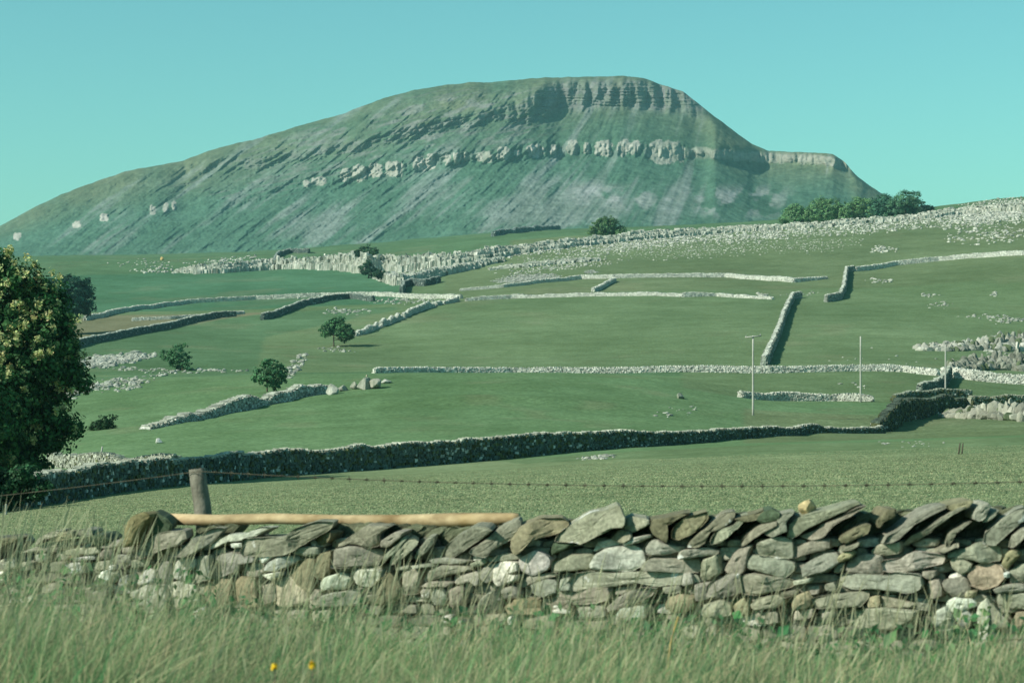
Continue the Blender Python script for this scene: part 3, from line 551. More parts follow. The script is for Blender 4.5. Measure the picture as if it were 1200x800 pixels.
def tree(label, base, blobs, leaf, n, colr, seed, name='tree', cat='tree', grp=None, trunk=.3, lean=(0, 0), limbs=True, csize=.5, sunlit_blossoms=None):
    """blobs: (dx,dy,dz,r) offsets in metres from the base"""
    r = np.random.default_rng(seed); base = np.asarray(base, float); root = empty(name, base, label, cat, grp)
    B = np.array(blobs, float); wgt_ = B[:, 3]**2; wgt_ /= wgt_.sum()
    parts = []; top = B[:, 2].max()
    ctr = (B[:, :3]*wgt_[:, None]).sum(0)
    tr = np.array([[0, 0, -.3], [lean[0]*.3, lean[1]*.3, ctr[2]*.35], [lean[0], lean[1], ctr[2]*.75], [ctr[0], ctr[1], ctr[2]*1.05]])+base
    v, f = tube(tr, [trunk*1.3, trunk*.9, trunk*.7, trunk*.3], 8); mk('trunk', v, f, M_bark, None, root, base, True)
    if limbs:
        for bl in B:
            p0 = tr[1]+(tr[2]-tr[1])*r.uniform(0, 1); p2 = base+bl[:3]+np.array([0, 0, -bl[3]*.2]); p1 = (p0+p2)/2+np.array([0, 0, -.12*np.linalg.norm(p2-p0)])
            parts.append(tube([p0, p1, p2], [trunk*.42, trunk*.26, trunk*.08], 5))
            for q in range(3):
                d = r.normal(0, 1, 3); d /= np.linalg.norm(d); parts.append(tube([p1+(p2-p1)*.5, p2+d*bl[3]*.5, p2+d*bl[3]*.9], [trunk*.14, trunk*.08, trunk*.03], 4))
        v, f = join(parts); mk('limbs', v, f, M_bark, None, root, base, True)
    # clumps of leaves over every blob
    nc = max(12, int(n/26)); ib = r.choice(len(B), nc, p=wgt_); d = r.normal(0, 1, (nc, 3)); d /= np.linalg.norm(d, axis=1)[:, None]
    rad = B[ib, 3]*r.uniform(.45, 1.02, nc)**.6*(1+.12*r.normal(0, 1, nc)); cc_ = B[ib, :3]+d*rad[:, None]*np.array([1, 1, .9])
    inside = np.zeros(nc, bool)
    for k in range(len(B)): inside |= (np.linalg.norm(cc_-B[k, :3], axis=1) < B[k, 3]*.55)
    keep = ~inside | (r.random(nc) < .25); cc_ = cc_[keep]; d = d[keep]; nc = len(cc_)
    cs = csize*r.uniform(.6, 1.5, nc); val = r.uniform(.65, 1.4, nc)
    il = r.integers(0, nc, n); off = r.normal(0, 1, (n, 3)); off = off/np.linalg.norm(off, axis=1)[:, None]*(r.random(n)**.5)[:, None]
    L_ = cc_[il]+off*cs[il][:, None]*np.array([1, 1, .7]); nn = d[il]*.95+off*.6+np.array([0, 0, .35])
    v, f, c = leaves(L_+base, nn, leaf, r, colr, .35); c = c*np.repeat(val[il], 4)[:, None]
    mk('crown', v, f, M_leaf, c, root, base)
    if sunlit_blossoms:
        nb_, sB = sunlit_blossoms; sdv = np.array(sd); sel = (d@sdv > -.2)  # cream flowers on sun-facing clumps only, painting sunlit leaves too
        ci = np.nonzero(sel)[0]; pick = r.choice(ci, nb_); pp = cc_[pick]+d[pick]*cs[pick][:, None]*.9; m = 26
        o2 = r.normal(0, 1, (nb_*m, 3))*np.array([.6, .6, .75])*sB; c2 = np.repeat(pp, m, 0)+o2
        v, f, c = leaves(c2+base, o2+np.array([0, 0, .4]), leaf*.75, r, (.52, .54, .25), .3); mk('sunlit_flower_clusters', v, f, M_leaf, c, root, base)
    return root
def px_blobs(u0, D, zb, L, seed, dy=.8):
    r = np.random.default_rng(seed); s = D/F
    return [((u-u0)*s, r.uniform(-dy, dy)*rr*s, (HV-v)*s-zb, rr*s) for u, v, rr in L]
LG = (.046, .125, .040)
# the big flowering tree at the left edge
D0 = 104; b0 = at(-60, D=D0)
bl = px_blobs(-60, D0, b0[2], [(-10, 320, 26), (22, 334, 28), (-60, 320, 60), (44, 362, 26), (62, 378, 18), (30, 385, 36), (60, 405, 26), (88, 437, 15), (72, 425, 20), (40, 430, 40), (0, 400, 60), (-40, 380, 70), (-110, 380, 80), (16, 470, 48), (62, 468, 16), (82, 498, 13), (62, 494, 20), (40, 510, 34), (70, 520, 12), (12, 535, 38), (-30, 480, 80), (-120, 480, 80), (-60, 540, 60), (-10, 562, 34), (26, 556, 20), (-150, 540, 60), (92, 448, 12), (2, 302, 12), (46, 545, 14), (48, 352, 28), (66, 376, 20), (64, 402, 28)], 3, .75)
tree('large tree with sunlit cream flower clusters filling the left edge', b0, bl, .115, 110000, LG, 41, 'flowering_tree', trunk=.42, csize=.5, sunlit_blossoms=(1500, .16))
bs = at(14, D=78.5)
tree('low dark shrub standing in for big tree foliage at the left end of the shaded wall', bs, px_blobs(14, 78.5, bs[2], [(0, 570, 22), (22, 566, 16), (-22, 565, 28), (38, 574, 12), (12, 582, 14), (30, 556, 12), (-50, 572, 26), (50, 570, 8)], 8, .4), .075, 14000, (.03, .09, .035), 43, 'foliage_stand_in', 'shrub', trunk=.06, csize=.3)  # shrub stands in for the lowest foliage of the big tree
b1_ = at(70, 392)
tree('rounded dark tree beyond the big flowering tree', b1_, px_blobs(70, b1_[1], b1_[2], [(84, 340, 20), (70, 338, 16), (95, 350, 15), (80, 358, 20), (80, 346, 22), (66, 355, 20), (92, 362, 13), (50, 350, 20)], 4), .36, 15000, (.030, .10, .06), 42, 'broadleaf_tree', trunk=.4, csize=1.0)
TG = 'lone trees in the pastures'
def simple(label, u, v, L, n, leaf, colr, seed, lean=(0, 0), trunk=.18, cs=.45, name='hawthorn_tree', D=None, cat='tree', grp=TG):
    q = at(u, v, D); return tree(label, q, px_blobs(u, q[1], q[2], [(a_, b_, c_*(1.15 if grp != TG else 1.03)) for a_, b_, c_ in L], seed), leaf*1.1, int(n*1.3), colr, seed, name, cat, grp, trunk, lean, csize=cs*1.1)
simple('solitary dark tree at the start of the gappy wall', 391, 406, [(395, 384, 12), (384, 387, 9), (404, 388, 10), (398, 379, 8), (390, 381, 9), (409, 391, 7), (403, 396, 6)], 5200, .2, (.075, .18, .075), 51)
simple('twin stemmed bush below the thin line of stones', 313, 459, [(318, 431, 12), (308, 437, 11), (328, 436, 9), (318, 441, 13), (303, 442, 8), (322, 447, 10), (332, 442, 6), (314, 425, 6)], 5000, .11, (.08, .20, .09), 52, trunk=.1, cs=.28, name='hawthorn_bush')
simple('small spiky bush leaning right of the white stones', 214, 434, [(209, 411, 9), (200, 418, 10), (215, 420, 10), (207, 424, 10), (221, 429, 7), (194, 416, 7), (212, 405, 6)], 4800, .12, (.08, .20, .09), 53, lean=(-.3, 0), trunk=.1, cs=.3, name='hawthorn_bush')
simple('low scrubby bush beside the big flowering tree', 122, 503, [(124, 494, 9), (116, 498, 8), (131, 499, 6), (110, 500, 6), (134, 489, 3)], 2600, .08, (.035, .085, .032), 54, trunk=.05, cs=.2, name='scrub_bush')
simple('windswept tree on top of the tall scar', 430, 312, [(432, 295, 8), (424, 297, 7), (415, 299, 5), (438, 297, 6), (430, 301, 6)], 2400, .36, (.045, .105, .045), 55, trunk=.35, cs=.9, name='windswept_tree')
simple('small tree growing against the face of the tall scar', 432, 326, [(430, 309, 6), (428, 316, 6), (437, 319, 6), (446, 321, 5)], 1900, .34, (.035, .09, .04), 56, trunk=.3, cs=.8, name='windswept_tree')
simple('dark bush at the foot of the tall scar', 452, 330, [(446, 321, 5), (452, 323, 4), (440, 322, 5)], 900, .34, (.03, .08, .035), 59, trunk=.2, cs=.8, name='scrub_bush')
simple('round spreading tree alone above the long limestone ledge', 711, 280, [(711, 265, 11), (700, 268, 10), (721, 267, 10), (706, 261, 7), (716, 261, 7), (695, 272, 7), (727, 272, 6), (712, 272, 10)], 5200, .36, (.12, .22, .09), 57, trunk=.4, cs=1.0, name='broadleaf_tree')
CG = 'clump of trees on the skyline ridge'
for k, (lb, u, v, L, cl) in enumerate([
    ('smallest and leftmost tree of the ridge clump', 931, 266, [(932, 247, 8), (926, 253, 8), (938, 251, 7), (920, 256, 6), (931, 257, 9)], (.14, .27, .12)),
    ('broad second tree of the ridge clump', 965, 266, [(966, 240, 9), (955, 247, 10), (975, 243, 10), (966, 251, 12), (948, 253, 8), (982, 250, 8), (962, 258, 9)], (.15, .28, .12)),
    ('broad middle tree of the ridge clump', 1006, 264, [(1008, 240, 10), (996, 247, 11), (1016, 244, 10), (1005, 254, 12), (990, 255, 8), (1022, 252, 9)], (.155, .285, .12)),
    ('dark tree in the ridge clump between the middle and tallest ones', 1034, 262, [(1035, 236, 9), (1028, 244, 10), (1042, 242, 9), (1034, 252, 10), (1026, 255, 8)], (.07, .18, .11)),
    ('tallest and roundest tree near the right of the ridge clump', 1062, 260, [(1058, 234, 10), (1068, 235, 10), (1052, 242, 11), (1075, 243, 9), (1062, 248, 13), (1048, 252, 8)], (.095, .21, .115)),
    ('low dark bush at the right end of the ridge clump', 1088, 256, [(1086, 245, 4.5), (1092, 245, 3.5), (1080, 247, 5)], (.03, .08, .05))]):
    s_ = simple(lb, u, v, L, 9500 if k < 5 else 1500, .30, cl, 71+k, trunk=.4 if k < 5 else .15, cs=.95, name='broadleaf_tree' if k < 5 else 'scrub_bush', D=945-5*k, cat='tree' if k < 5 else 'bush', grp=CG)

# ------------------------------------------------------------------ poles, posts and stakes
def add_cyl(name, p0, p1, r0, r1, m, root, k=10, nseg=6, wob=.0, seed=0):
    r = np.random.default_rng(seed); p0 = np.asarray(p0, float); p1 = np.asarray(p1, float)
    P = [p0+(p1-p0)*t+(r.normal(0, wob, 3) if 0 < t < 1 else 0) for t in np.linspace(0, 1, nseg)]; R = list(np.linspace(r0, r1, nseg))
    v, f = tube(P, R, k); o = k*nseg
    cap = np.array([[(nseg-1)*k+j, (nseg-1)*k+(j+1) % k, o+1, o+1] for j in range(k)])
    f3 = [tuple(q) for q in f]; tri = [((nseg-1)*k+j, (nseg-1)*k+(j+1) % k, o+1) for j in range(k)]+[(j, o, (j+1) % k) for j in range(k)]
    me = bpy.data.meshes.new(name); org = p0; me.from_pydata([tuple(q-org) for q in v], [], [tuple(map(int, q)) for q in f3]+tri); me.materials.append(m)
    for pg in me.polygons: pg.use_smooth = len(pg.vertices) == 4
    ob = bpy.data.objects.new(name, me); S.collection.objects.link(ob); ob.location = org
    if root is not None: ob.parent = root; ob.location = Vector(org)-root.location
    return ob
PG = 'telegraph poles crossing the pastures'
for k, (u, D, h, arm, lb) in enumerate([(882.5, 222, 8.9, 1.75, 'nearest and tallest pale pole with a crossarm on top'), (1008.5, 262, 8.4, 0, 'middle pale pole standing by the low stony wall'), (1108, 290, 8.0, .5, 'farthest and shortest pale pole near the outcrop')]):
    q = at(u, D=D); v_target = [490, 472, 461][k]
    q[2] = min(q[2], (HV-v_target)*D/F); r_ = empty('telegraph_pole', q, lb, 'pole', PG)
    top = q+np.array([0, 0, (v_target-[393, 394, 400][k])*D/F]); add_cyl('pole', q-np.array([0, 0, .5]), top, .13, .095, M_pole, r_)
    if arm:
        a0 = top+np.array([-arm/2, -.12, -.12-.05*arm]); a1 = top+np.array([arm/2, -.12, -.12+.05*arm]); add_cyl('crossarm', a0, a1, .07, .07, M_pole, r_, 6, 3)
        for t in (.06, .94): p = a0+(a1-a0)*t; add_cyl('insulator', p, p+np.array([0, 0, .22]), .05, .04, M_iron, r_, 8, 3)
SG = 'wooden stakes in the meadows'
def stake(u, vb, vt, du, w, m, label, D=None):
    q = at(u, vb, D); s = q[1]/F; o = add_cyl('stake', q-np.array([0, 0, .1]), q+np.array([du*s, 0, (vb-vt)*s]), w*s/2, w*s/2*.8, m, None, 7, 4, .01); tag(o, label, 'stake', SG)
stake(115, 549, 523, 5, 2.4, M_pole, 'pale stake leaning right in front of the low crumbling wall')
stake(197, 550, 534, 1, 1.6, M_post, 'thin upright stake at the right end of the crumbling wall')
stake(1123, 532, 519, 2, 2.2, M_wire, 'left stake of the brown pair standing in the meadow')
stake(1127, 532, 519, 1.4, 2.0, M_wire, 'right stake of the brown pair standing in the meadow')
stake(7, 603, 590, 0, 3, M_pole, 'short pale stake at the foot of the shaded wall by the left edge')

# ------------------------------------------------------------------ foreground dry stone wall
WY = 16.0
WM = .45; WC = 1/math.sqrt(1+WM*WM); WS = WM*WC
def wy(u): return WY/(1+WM*(np.asarray(u, float)-UC)/F)
def wgap(x, y): return (y-WY)*WC+x*WS            # distance behind the wall's face
def px(u, v, off=0., y=None):
    y = float(wy(u))+off if y is None else y
    return np.array([(u-UC)/F*y, y, (HV-v)/F*y])
def TW(V):                                       # wall coordinates (along, depth, height) to the world
    d = V[:, 1]-WY; return np.stack([V[:, 0]*WC+d*WS, WY-V[:, 0]*WS+d*WC, V[:, 2]], -1)
STN = {
'A': (0, 590, [
 'Cm:0,205,60,195,115,200,100,215,40,240,0,262', 'C:210,238,235,200,300,165,372,152,345,182,262,208,228,238', 'Cm:370,165,440,160,448,192,400,206,320,216,300,206,340,180', 'C:440,188,470,150,530,158,545,182,490,194',
 'F:120,288,220,245,330,220,460,205,545,190,550,208,462,238,380,264,230,287', 'Cd:553,180,620,178,664,212,600,244,558,248', 'F:390,272,500,253,507,292,430,307,393,298', 'F:508,260,578,253,592,287,510,298', 'W:448,316,557,300,560,324,458,335',
 'F:575,252,620,218,712,218,712,242,650,264', 'F:573,324,600,280,672,240,668,302,650,322', 'F:198,298,272,293,278,338,203,343', 'F:28,352,90,318,114,372,38,394', 'W:398,372,440,338,498,348,492,402,428,408', 'F:518,345,662,328,652,378,540,394,516,377', 'F:650,342,690,298,772,298,777,352,690,390,653,372', 'F:716,225,772,208,784,292,718,294',
 'Cb:786,246,800,120,850,62,908,42,940,62,905,110,868,160,842,228', 'Cd:908,46,972,74,1014,120,1010,152,920,178,850,224,868,160,905,110', 'C:788,292,850,230,920,175,1000,156,1092,158,1102,202,1060,238,960,262,880,302,830,320', 'F:778,330,864,323,874,362,778,373',
 'W:573,442,600,398,652,383,653,442,620,472,578,474', 'W:643,358,677,360,674,390,646,388', 'W:698,472,730,430,777,408,778,452,735,494', 'L:818,422,870,376,912,398,913,452,860,473,818,473', 'F:903,382,950,338,1002,343,1003,452,960,468,923,453', 'L:1012,434,1035,340,1085,310,1152,318,1153,372,1107,398,1102,448',
 'L:778,522,880,468,962,478,987,542,962,612,890,643,798,603', 'L:962,482,1060,446,1132,478,1150,562,1090,603,1010,618,958,602', 'F:878,652,962,638,963,667,888,683', 'F:558,512,632,498,634,592,568,603', 'Y:713,562,752,558,763,652,713,663', 'F:0,330,30,320,35,370,0,380', 'W:0,395,45,393,45,412,0,415', 'F:300,345,370,340,380,395,310,400', 'F:120,345,190,340,200,390,130,395', 'F:640,400,700,395,705,440,650,470']),
'B': (200, 590, [
 'C:15,292,100,240,160,180,250,143,302,148,272,187,240,232,150,287,100,302', 'L:208,268,270,210,330,180,430,175,520,138,582,138,500,187,430,214,330,224,240,265', 'W:358,232,427,226,428,252,363,257', 'C:433,294,440,200,560,195,680,190,720,150,850,106,952,108,930,152,850,192,760,247,680,294,560,303', 'Fm:828,202,900,158,952,168,932,217,870,242,833,237',
 'F:238,302,340,286,500,308,513,337,420,352,400,392,258,433', 'F:398,402,430,350,542,338,558,392,530,428,408,438', 'W:523,332,518,293,622,290,600,312,550,348', 'L:558,392,580,345,640,308,732,306,743,330,690,367,620,395', 'W:548,412,652,393,658,427,600,443', 'Fm:678,298,760,318,842,308,843,400,832,514,768,482,698,422,676,392', 'F:758,250,862,253,863,302,770,312,688,282', 'Fm:847,300,943,278,932,402,900,443,848,432',
 'F:108,468,130,400,160,310,242,300,237,442,180,453', 'Fy:178,502,220,448,342,443,332,562,290,603,228,618', 'W:153,560,187,548,192,602,153,603', 'W:148,615,222,598,224,627,158,635', 'W:146,652,202,638,207,682,148,684', 'F:0,700,100,663,222,638,243,692,160,743,40,788,0,772',
 'Y:358,472,410,428,503,438,523,592,430,608,368,562', 'F:528,482,602,463,623,562,528,593', 'Wy:608,442,700,428,802,500,823,572,700,603,618,593', 'F:808,562,850,498,893,520,882,603,818,613', 'L:888,472,910,430,1000,403,1043,440,1022,498,898,503', 'F:898,532,1102,498,1113,592,898,603', 'F:658,632,802,618,813,692,668,693', 'F:828,632,952,618,963,682,838,693']),
'C': (400, 590, [
 'C:-32,268,-10,225,60,190,150,128,293,133,222,177,227,242,160,258,70,230,0,242', 'F:-42,373,-22,265,50,248,222,268,233,352,70,368', 'L:38,402,100,383,243,383,238,432,160,493,78,473',
 'C:283,354,300,300,370,213,422,198,453,225,402,283,330,343', 'C:218,364,258,300,378,186,393,200,332,273,240,354', 'C:426,318,450,270,510,193,547,188,542,232,490,293,438,324', 'C:238,217,330,158,383,158,352,202,280,253,243,253', 'C:588,324,610,250,700,178,790,126,853,126,893,150,800,218,720,273,640,324', 'C:757,272,870,188,950,128,1042,88,1053,142,1000,202,900,263,850,303,798,292',
 'F:523,326,620,313,753,335,700,353,538,348', 'F:413,362,540,343,547,367,428,378', 'F:323,372,402,358,398,387,328,390', 'F:493,442,510,400,600,360,752,368,752,392,650,412,580,432,508,453', 'F:458,482,520,453,663,456,640,482,500,491', 'F:353,522,358,410,410,373,453,390,453,522,378,533', 'Fm:188,593,230,500,290,398,353,480,342,542,250,593', 'F:663,458,700,420,803,388,803,483,760,453,688,473',
 'F:813,402,850,348,922,353,902,442,850,463,818,442', 'W:893,380,940,338,1033,343,1038,392,985,403,995,413,1043,413,1033,448,920,483,887,452', 'F:858,310,960,290,1043,298,1038,327,878,338', 'F:748,352,852,318,853,352,768,378', 'F:798,602,830,550,900,503,948,560,943,622,870,643', 'F:943,500,1012,478,1053,530,1038,557,958,563', 'Y:963,602,1000,563,1163,558,1163,643,988,643', 'L:528,552,545,508,602,498,628,550,602,592,548,597', 'F:633,502,700,478,733,510,702,592,638,603', 'F:458,502,522,498,523,552,468,562', 'W:693,692,737,673,748,742,703,763', 'L:578,662,652,648,653,692,598,703', 'F:818,652,962,643,963,702,848,713', 'W:983,660,1012,653,1018,722,993,723', 'F:548,732,622,718,643,783,558,783', 'F:1050,480,1200,420,1200,440,1100,490']),
'D': (600, 580, [
 'Cy:0,252,60,178,160,138,292,133,333,170,272,218,180,243,80,273,60,322,18,343,0,300', 'Cw:253,263,290,208,390,148,450,108,560,83,620,52,653,130,643,183,590,183,500,228,400,283,368,268', 'Fd:208,332,250,278,372,278,300,323,218,353', 'L:43,372,150,320,223,370,218,432,120,473,48,432', 'F:248,382,340,348,473,343,473,432,248,448', 'L:472,337,500,273,602,253,653,287,530,313', 'C:648,192,660,148,700,123,803,138,803,172,700,218', 'C:578,252,640,193,702,213,703,252,650,283,598,263', 'L:658,287,700,248,812,228,823,242,740,278,678,293',
 'P:472,402,500,348,560,308,700,293,762,330,778,402,720,438,540,438,478,422', 'Cm:808,192,815,143,990,108,1043,98,990,132,903,172,913,273,850,243', 'Cm:933,243,945,188,1010,128,1143,93,1143,142,1050,223,980,253', 'Fw:773,322,800,268,850,263,900,288,1003,298,992,333,900,353,798,348', 'Fw:983,368,1000,323,1140,303,1203,330,1192,348,1080,363', 'F:778,402,830,368,1088,378,1088,453,980,453,788,433', 'F:328,533,400,453,500,443,600,453,700,448,900,448,1062,468,1073,512,980,523,830,533,740,513,600,533,450,543,348,563',
 'F:118,522,200,493,263,498,263,572,180,593,128,572', 'F:38,512,90,478,250,448,273,465,120,513,58,543', 'F:283,562,288,490,342,478,353,552', 'Y:0,602,100,608,163,618,153,692,40,703,0,697', 'F:158,602,280,568,500,538,573,543,573,612,480,633,300,643,312,692,198,703', 'F:598,542,700,523,733,540,650,583,598,587', 'F:558,652,640,588,760,538,853,548,820,593,740,623,620,673,568,683', 'P:618,702,650,658,783,638,783,712,700,738,623,727', 'F:878,542,982,528,983,572,898,577', 'Y:888,662,900,608,960,578,1063,598,1063,662,960,693', 'F:1068,522,1172,508,1163,602,1078,623', 'F:380,660,540,640,540,710,400,720', 'F:60,720,250,700,240,780,60,780', 'F:330,745,560,735,560,790,330,790']),
'E': (800, 580, [
 'Cw:28,293,90,218,150,178,230,106,303,98,292,142,230,192,160,213,130,273,80,303', 'F:88,493,110,383,207,348,218,463,150,493', 'F:113,692,130,638,220,608,273,640,283,703,150,713', 'C:158,272,200,198,290,178,330,138,383,118,312,203,220,273,168,283', 'Cm:298,142,440,98,483,88,430,143,370,153', 'Cd:428,142,470,98,520,78,568,100,547,143,470,163', 'C:328,292,370,240,430,183,543,148,543,172,470,213,390,273,343,298', 'C:468,218,550,148,570,108,653,93,642,112,602,152,613,203,530,238',
 'C:623,233,630,168,680,128,830,88,1032,38,1038,50,930,102,830,148,720,203,648,248', 'C:693,242,790,208,830,163,880,148,1010,73,1063,58,920,153,870,183,830,243,760,261', 'Cm:918,268,930,233,1060,168,1093,168,1083,213,1000,253,958,273', 'C:928,303,1000,278,1033,263,1012,303,928,323',
 'F:238,433,310,318,403,288,383,362,352,458,258,453', 'Fw:433,342,445,278,560,243,622,253,643,290,643,368,560,368', 'F:633,302,780,263,853,260,853,312,720,348,648,368', 'F:373,402,400,350,560,368,643,393,653,432,590,483,500,463,383,427', 'F:698,432,720,398,830,343,903,338,908,402,830,453,708,478', 'Y:903,372,950,328,1003,328,1003,362,928,393', 'F:353,472,420,460,643,498,643,533,450,583,368,572', 'F:648,502,763,483,757,512,658,528', 'Fw:128,602,150,518,250,468,333,458,343,572,220,603', 'F:0,458,52,458,63,522,0,533',
 'F:558,572,673,553,673,582,578,603', 'F:408,642,450,598,580,578,603,612,560,653,438,673', 'Y:648,642,670,588,733,563,763,600,752,653,668,673', 'F:718,542,793,528,793,582,728,583', 'F:758,602,900,578,1083,563,1083,602,1040,653,798,663', 'F:828,522,893,508,893,562,833,562', 'F:648,682,763,663,752,722,648,733', 'Y:298,642,360,598,393,650,383,702,308,707', 'F:420,690,560,680,560,750,430,750']),
'F': (960, 580, [
 'F:148,433,180,378,260,348,367,353,372,468,158,458', 'Fw:373,382,470,368,560,328,620,338,733,348,722,402,620,423,500,453,378,442', 'F:298,332,350,288,483,273,473,342,370,353,308,347', 'F:103,523,108,473,200,458,400,473,440,448,593,463,603,532,550,568,330,548,200,553',
 'C:368,273,400,228,450,208,520,148,620,88,720,58,753,68,620,133,540,173,480,233,420,268', 'C:493,293,540,238,620,198,700,138,820,68,853,66,780,113,690,183,600,253,508,298', 'Cm:738,62,840,33,903,28,860,73,780,93', 'C:888,132,920,68,960,32,988,60,952,132,920,148', 'C:738,293,750,228,850,163,893,148,852,183,780,228,767,283', 'C:948,132,1040,78,1053,83,1002,143,958,158', 'Cw:968,263,980,218,1060,148,1160,78,1203,70,1203,142,1130,203,1030,293,988,283', 'C:1113,303,1130,228,1200,183,1243,188,1200,243,1138,303', 'C:678,323,800,272,813,295,720,333', 'Cm:338,152,400,78,453,83,442,112,453,127,380,153,348,193',
 'Fw:758,362,768,333,870,308,940,272,1043,298,1058,340,1052,383,960,398,870,373', 'F:763,377,830,368,893,400,883,442,830,468,778,432', 'T:870,472,900,418,970,398,1060,418,1088,480,1040,533,950,548,888,523', 'Y:1063,412,1110,328,1152,318,1178,350,1100,433', 'F:1113,442,1200,398,1263,408,1263,513,1118,513', 'W:1088,453,1117,453,1112,482,1090,480', 'F:718,502,850,478,883,540,873,592,780,597,728,542', 'F:608,445,682,438,693,477,640,488,610,472', 'F:638,522,648,488,712,498,718,592,658,603', 'Y:278,642,300,588,363,588,363,652,288,658', 'F:358,592,450,608,573,638,543,658,368,653', 'F:103,743,140,693,280,663,380,658,573,678,563,712,480,753,400,788,198,783',
 'F:1028,542,1150,513,1243,528,1243,562,1048,568', 'F:1028,612,1050,578,1200,573,1263,598,1263,663,1140,668,1038,652', 'W:748,627,790,598,840,608,900,608,923,650,860,673,800,693,758,662', 'L:668,743,690,678,750,648,783,690,803,783,700,793', 'L:778,702,850,668,893,700,873,783,788,793', 'L:918,722,930,648,980,598,1003,640,993,783,938,773', 'F:988,640,1012,638,1133,773,1000,783,988,722', 'T:848,560,923,558,903,603,848,603', 'F:8,702,18,668,82,663,103,700,60,743,18,743', 'F:560,600,640,610,650,680,570,670', 'Y:1150,690,1230,680,1240,790,1150,790'])}
KC = {'F': (.27, .265, .205), 'C': (.225, .22, .165), 'L': (.42, .415, .35), 'P': (.46, .47, .38), 'W': (.60, .59, .52), 'Y': (.27, .235, .15), 'T': (.31, .275, .185)}
def slab(poly, y0, dep, seed, bulge=.03, tilt=True):
    """poly: (n,2) x,z outline; a hewn stone whose face looks at the lane, dep metres through the wall"""
    r = np.random.default_rng(seed); P = np.asarray(poly, float)
    a = .5*np.sum(P[:, 0]*np.roll(P[:, 1], -1)-np.roll(P[:, 0], -1)*P[:, 1])
    if a < 0: P = P[::-1]
    q = .92*P+.08*np.roll(P, -1, 0); w_ = .92*P+.08*np.roll(P, 1, 0); P = np.stack([w_, q], 1).reshape(-1, 2)
    Pn, _ = resample(np.r_[P, P[:1]], .028); P = Pn[:-1]; n = len(P); c = P.mean(0)
    P = P+.0055*np.stack([fbm(P[:, 0]*22+seed, P[:, 1]*22, 2, 1), fbm(P[:, 0]*22, P[:, 1]*22+seed, 2, 2)], -1)
    A = abs(a)**.5; tl = r.normal(0, .16, 2) if tilt else np.zeros(2)
    P = c+(P-c)*1.06; pl = [(r.normal(0, .20, 2), r.uniform(-.02, .004)) for _ in range(3)]; rings = [(.90, dep), (.99, dep*.8), (1.0, .03), (.992, .008), (.965, -.35*bulge), (.82, -.75*bulge), (.58, -.95*bulge), (.3, -bulge)]
    V_ = []
    for s, yy in rings:
        Q_ = c+(P-c)*s; yv = y0+yy+0*Q_[:, 0]
        if yy < .05: yv = yv+(Q_[:, 0]-c[0])*tl[0]+(Q_[:, 1]-c[1])*tl[1]+np.clip(np.max([(Q_[:, 0]-c[0])*q_[0]+(Q_[:, 1]-c[1])*q_[1]+o_k for q_, o_k in pl], 0), -.02, .05)*(.9 if s < .99 else 0)+.010*fbm(Q_[:, 0]*11+seed*3.3, Q_[:, 1]*11, 3, 5)+.012*np.round(fbm(Q_[:, 0]*5+seed, Q_[:, 1]*9, 1, 8)*2)/2*(s < .95)
        V_.append(np.stack([Q_[:, 0], yv, Q_[:, 1]], -1))
    k = len(rings); V_.append(np.array([[c[0], y0-bulge+.0, c[1]], [c[0], y0+dep, c[1]]])); V_ = np.concatenate(V_)
    F_ = []; J = np.arange(n); Jn = (J+1) % n
    for i in range(k-1): F_.append(np.stack([i*n+J, i*n+Jn, (i+1)*n+Jn], -1)); F_.append(np.stack([i*n+J, (i+1)*n+Jn, (i+1)*n+J], -1))
    F_.append(np.stack([(k-1)*n+J, (k-1)*n+Jn, 0*J+k*n], -1)); F_.append(np.stack([Jn, J, 0*J+k*n+1], -1))
    return V_, np.concatenate(F_)
wroot = empty('dry_stone_wall', (0, WY+.25, -2.4), 'near drystone wall of big tilted slabs running behind the long grass', 'wall', 'dry stone walls dividing the fields')
st = []; i = 0
for key, (ox, oz, L) in STN.items():
    for sdef in L:
        kd, nums = sdef.split(':'); a = np.array([float(q) for q in nums.split(',')]).reshape(-1, 2)
        st.append((kd, a/5+np.array([ox, oz]), i)); i += 1
def topline(u): return np.interp(u, [-600, 0, 40, 100, 130, 150, 165, 200, 260, 300, 400, 500, 600, 720, 780, 850, 950, 1000, 1050, 1130, 1200, 1900], [632, 632, 626, 622, 634, 636, 628, 616, 612, 615, 612, 618, 610, 606, 606, 600, 602, 600, 598, 594, 596, 596])
def w2(P): y = wy(P[:, 0]); return np.stack([(P[:, 0]-UC)/F*y/WC, (HV-P[:, 1])/F*y], -1)
small = []; areas = []
for kd, P, i in st:
    P2 = w2(P); a = abs(.5*np.sum(P2[:, 0]*np.roll(P2[:, 1], -1)-np.roll(P2[:, 0], -1)*P2[:, 1])); areas.append(a)
faceord = sorted([q for q in range(len(st)) if not st[q][0].startswith('C')], key=lambda q: -areas[q]); top100 = set(faceord[:98])
SV, SF, SC, so = [], [], [], 0
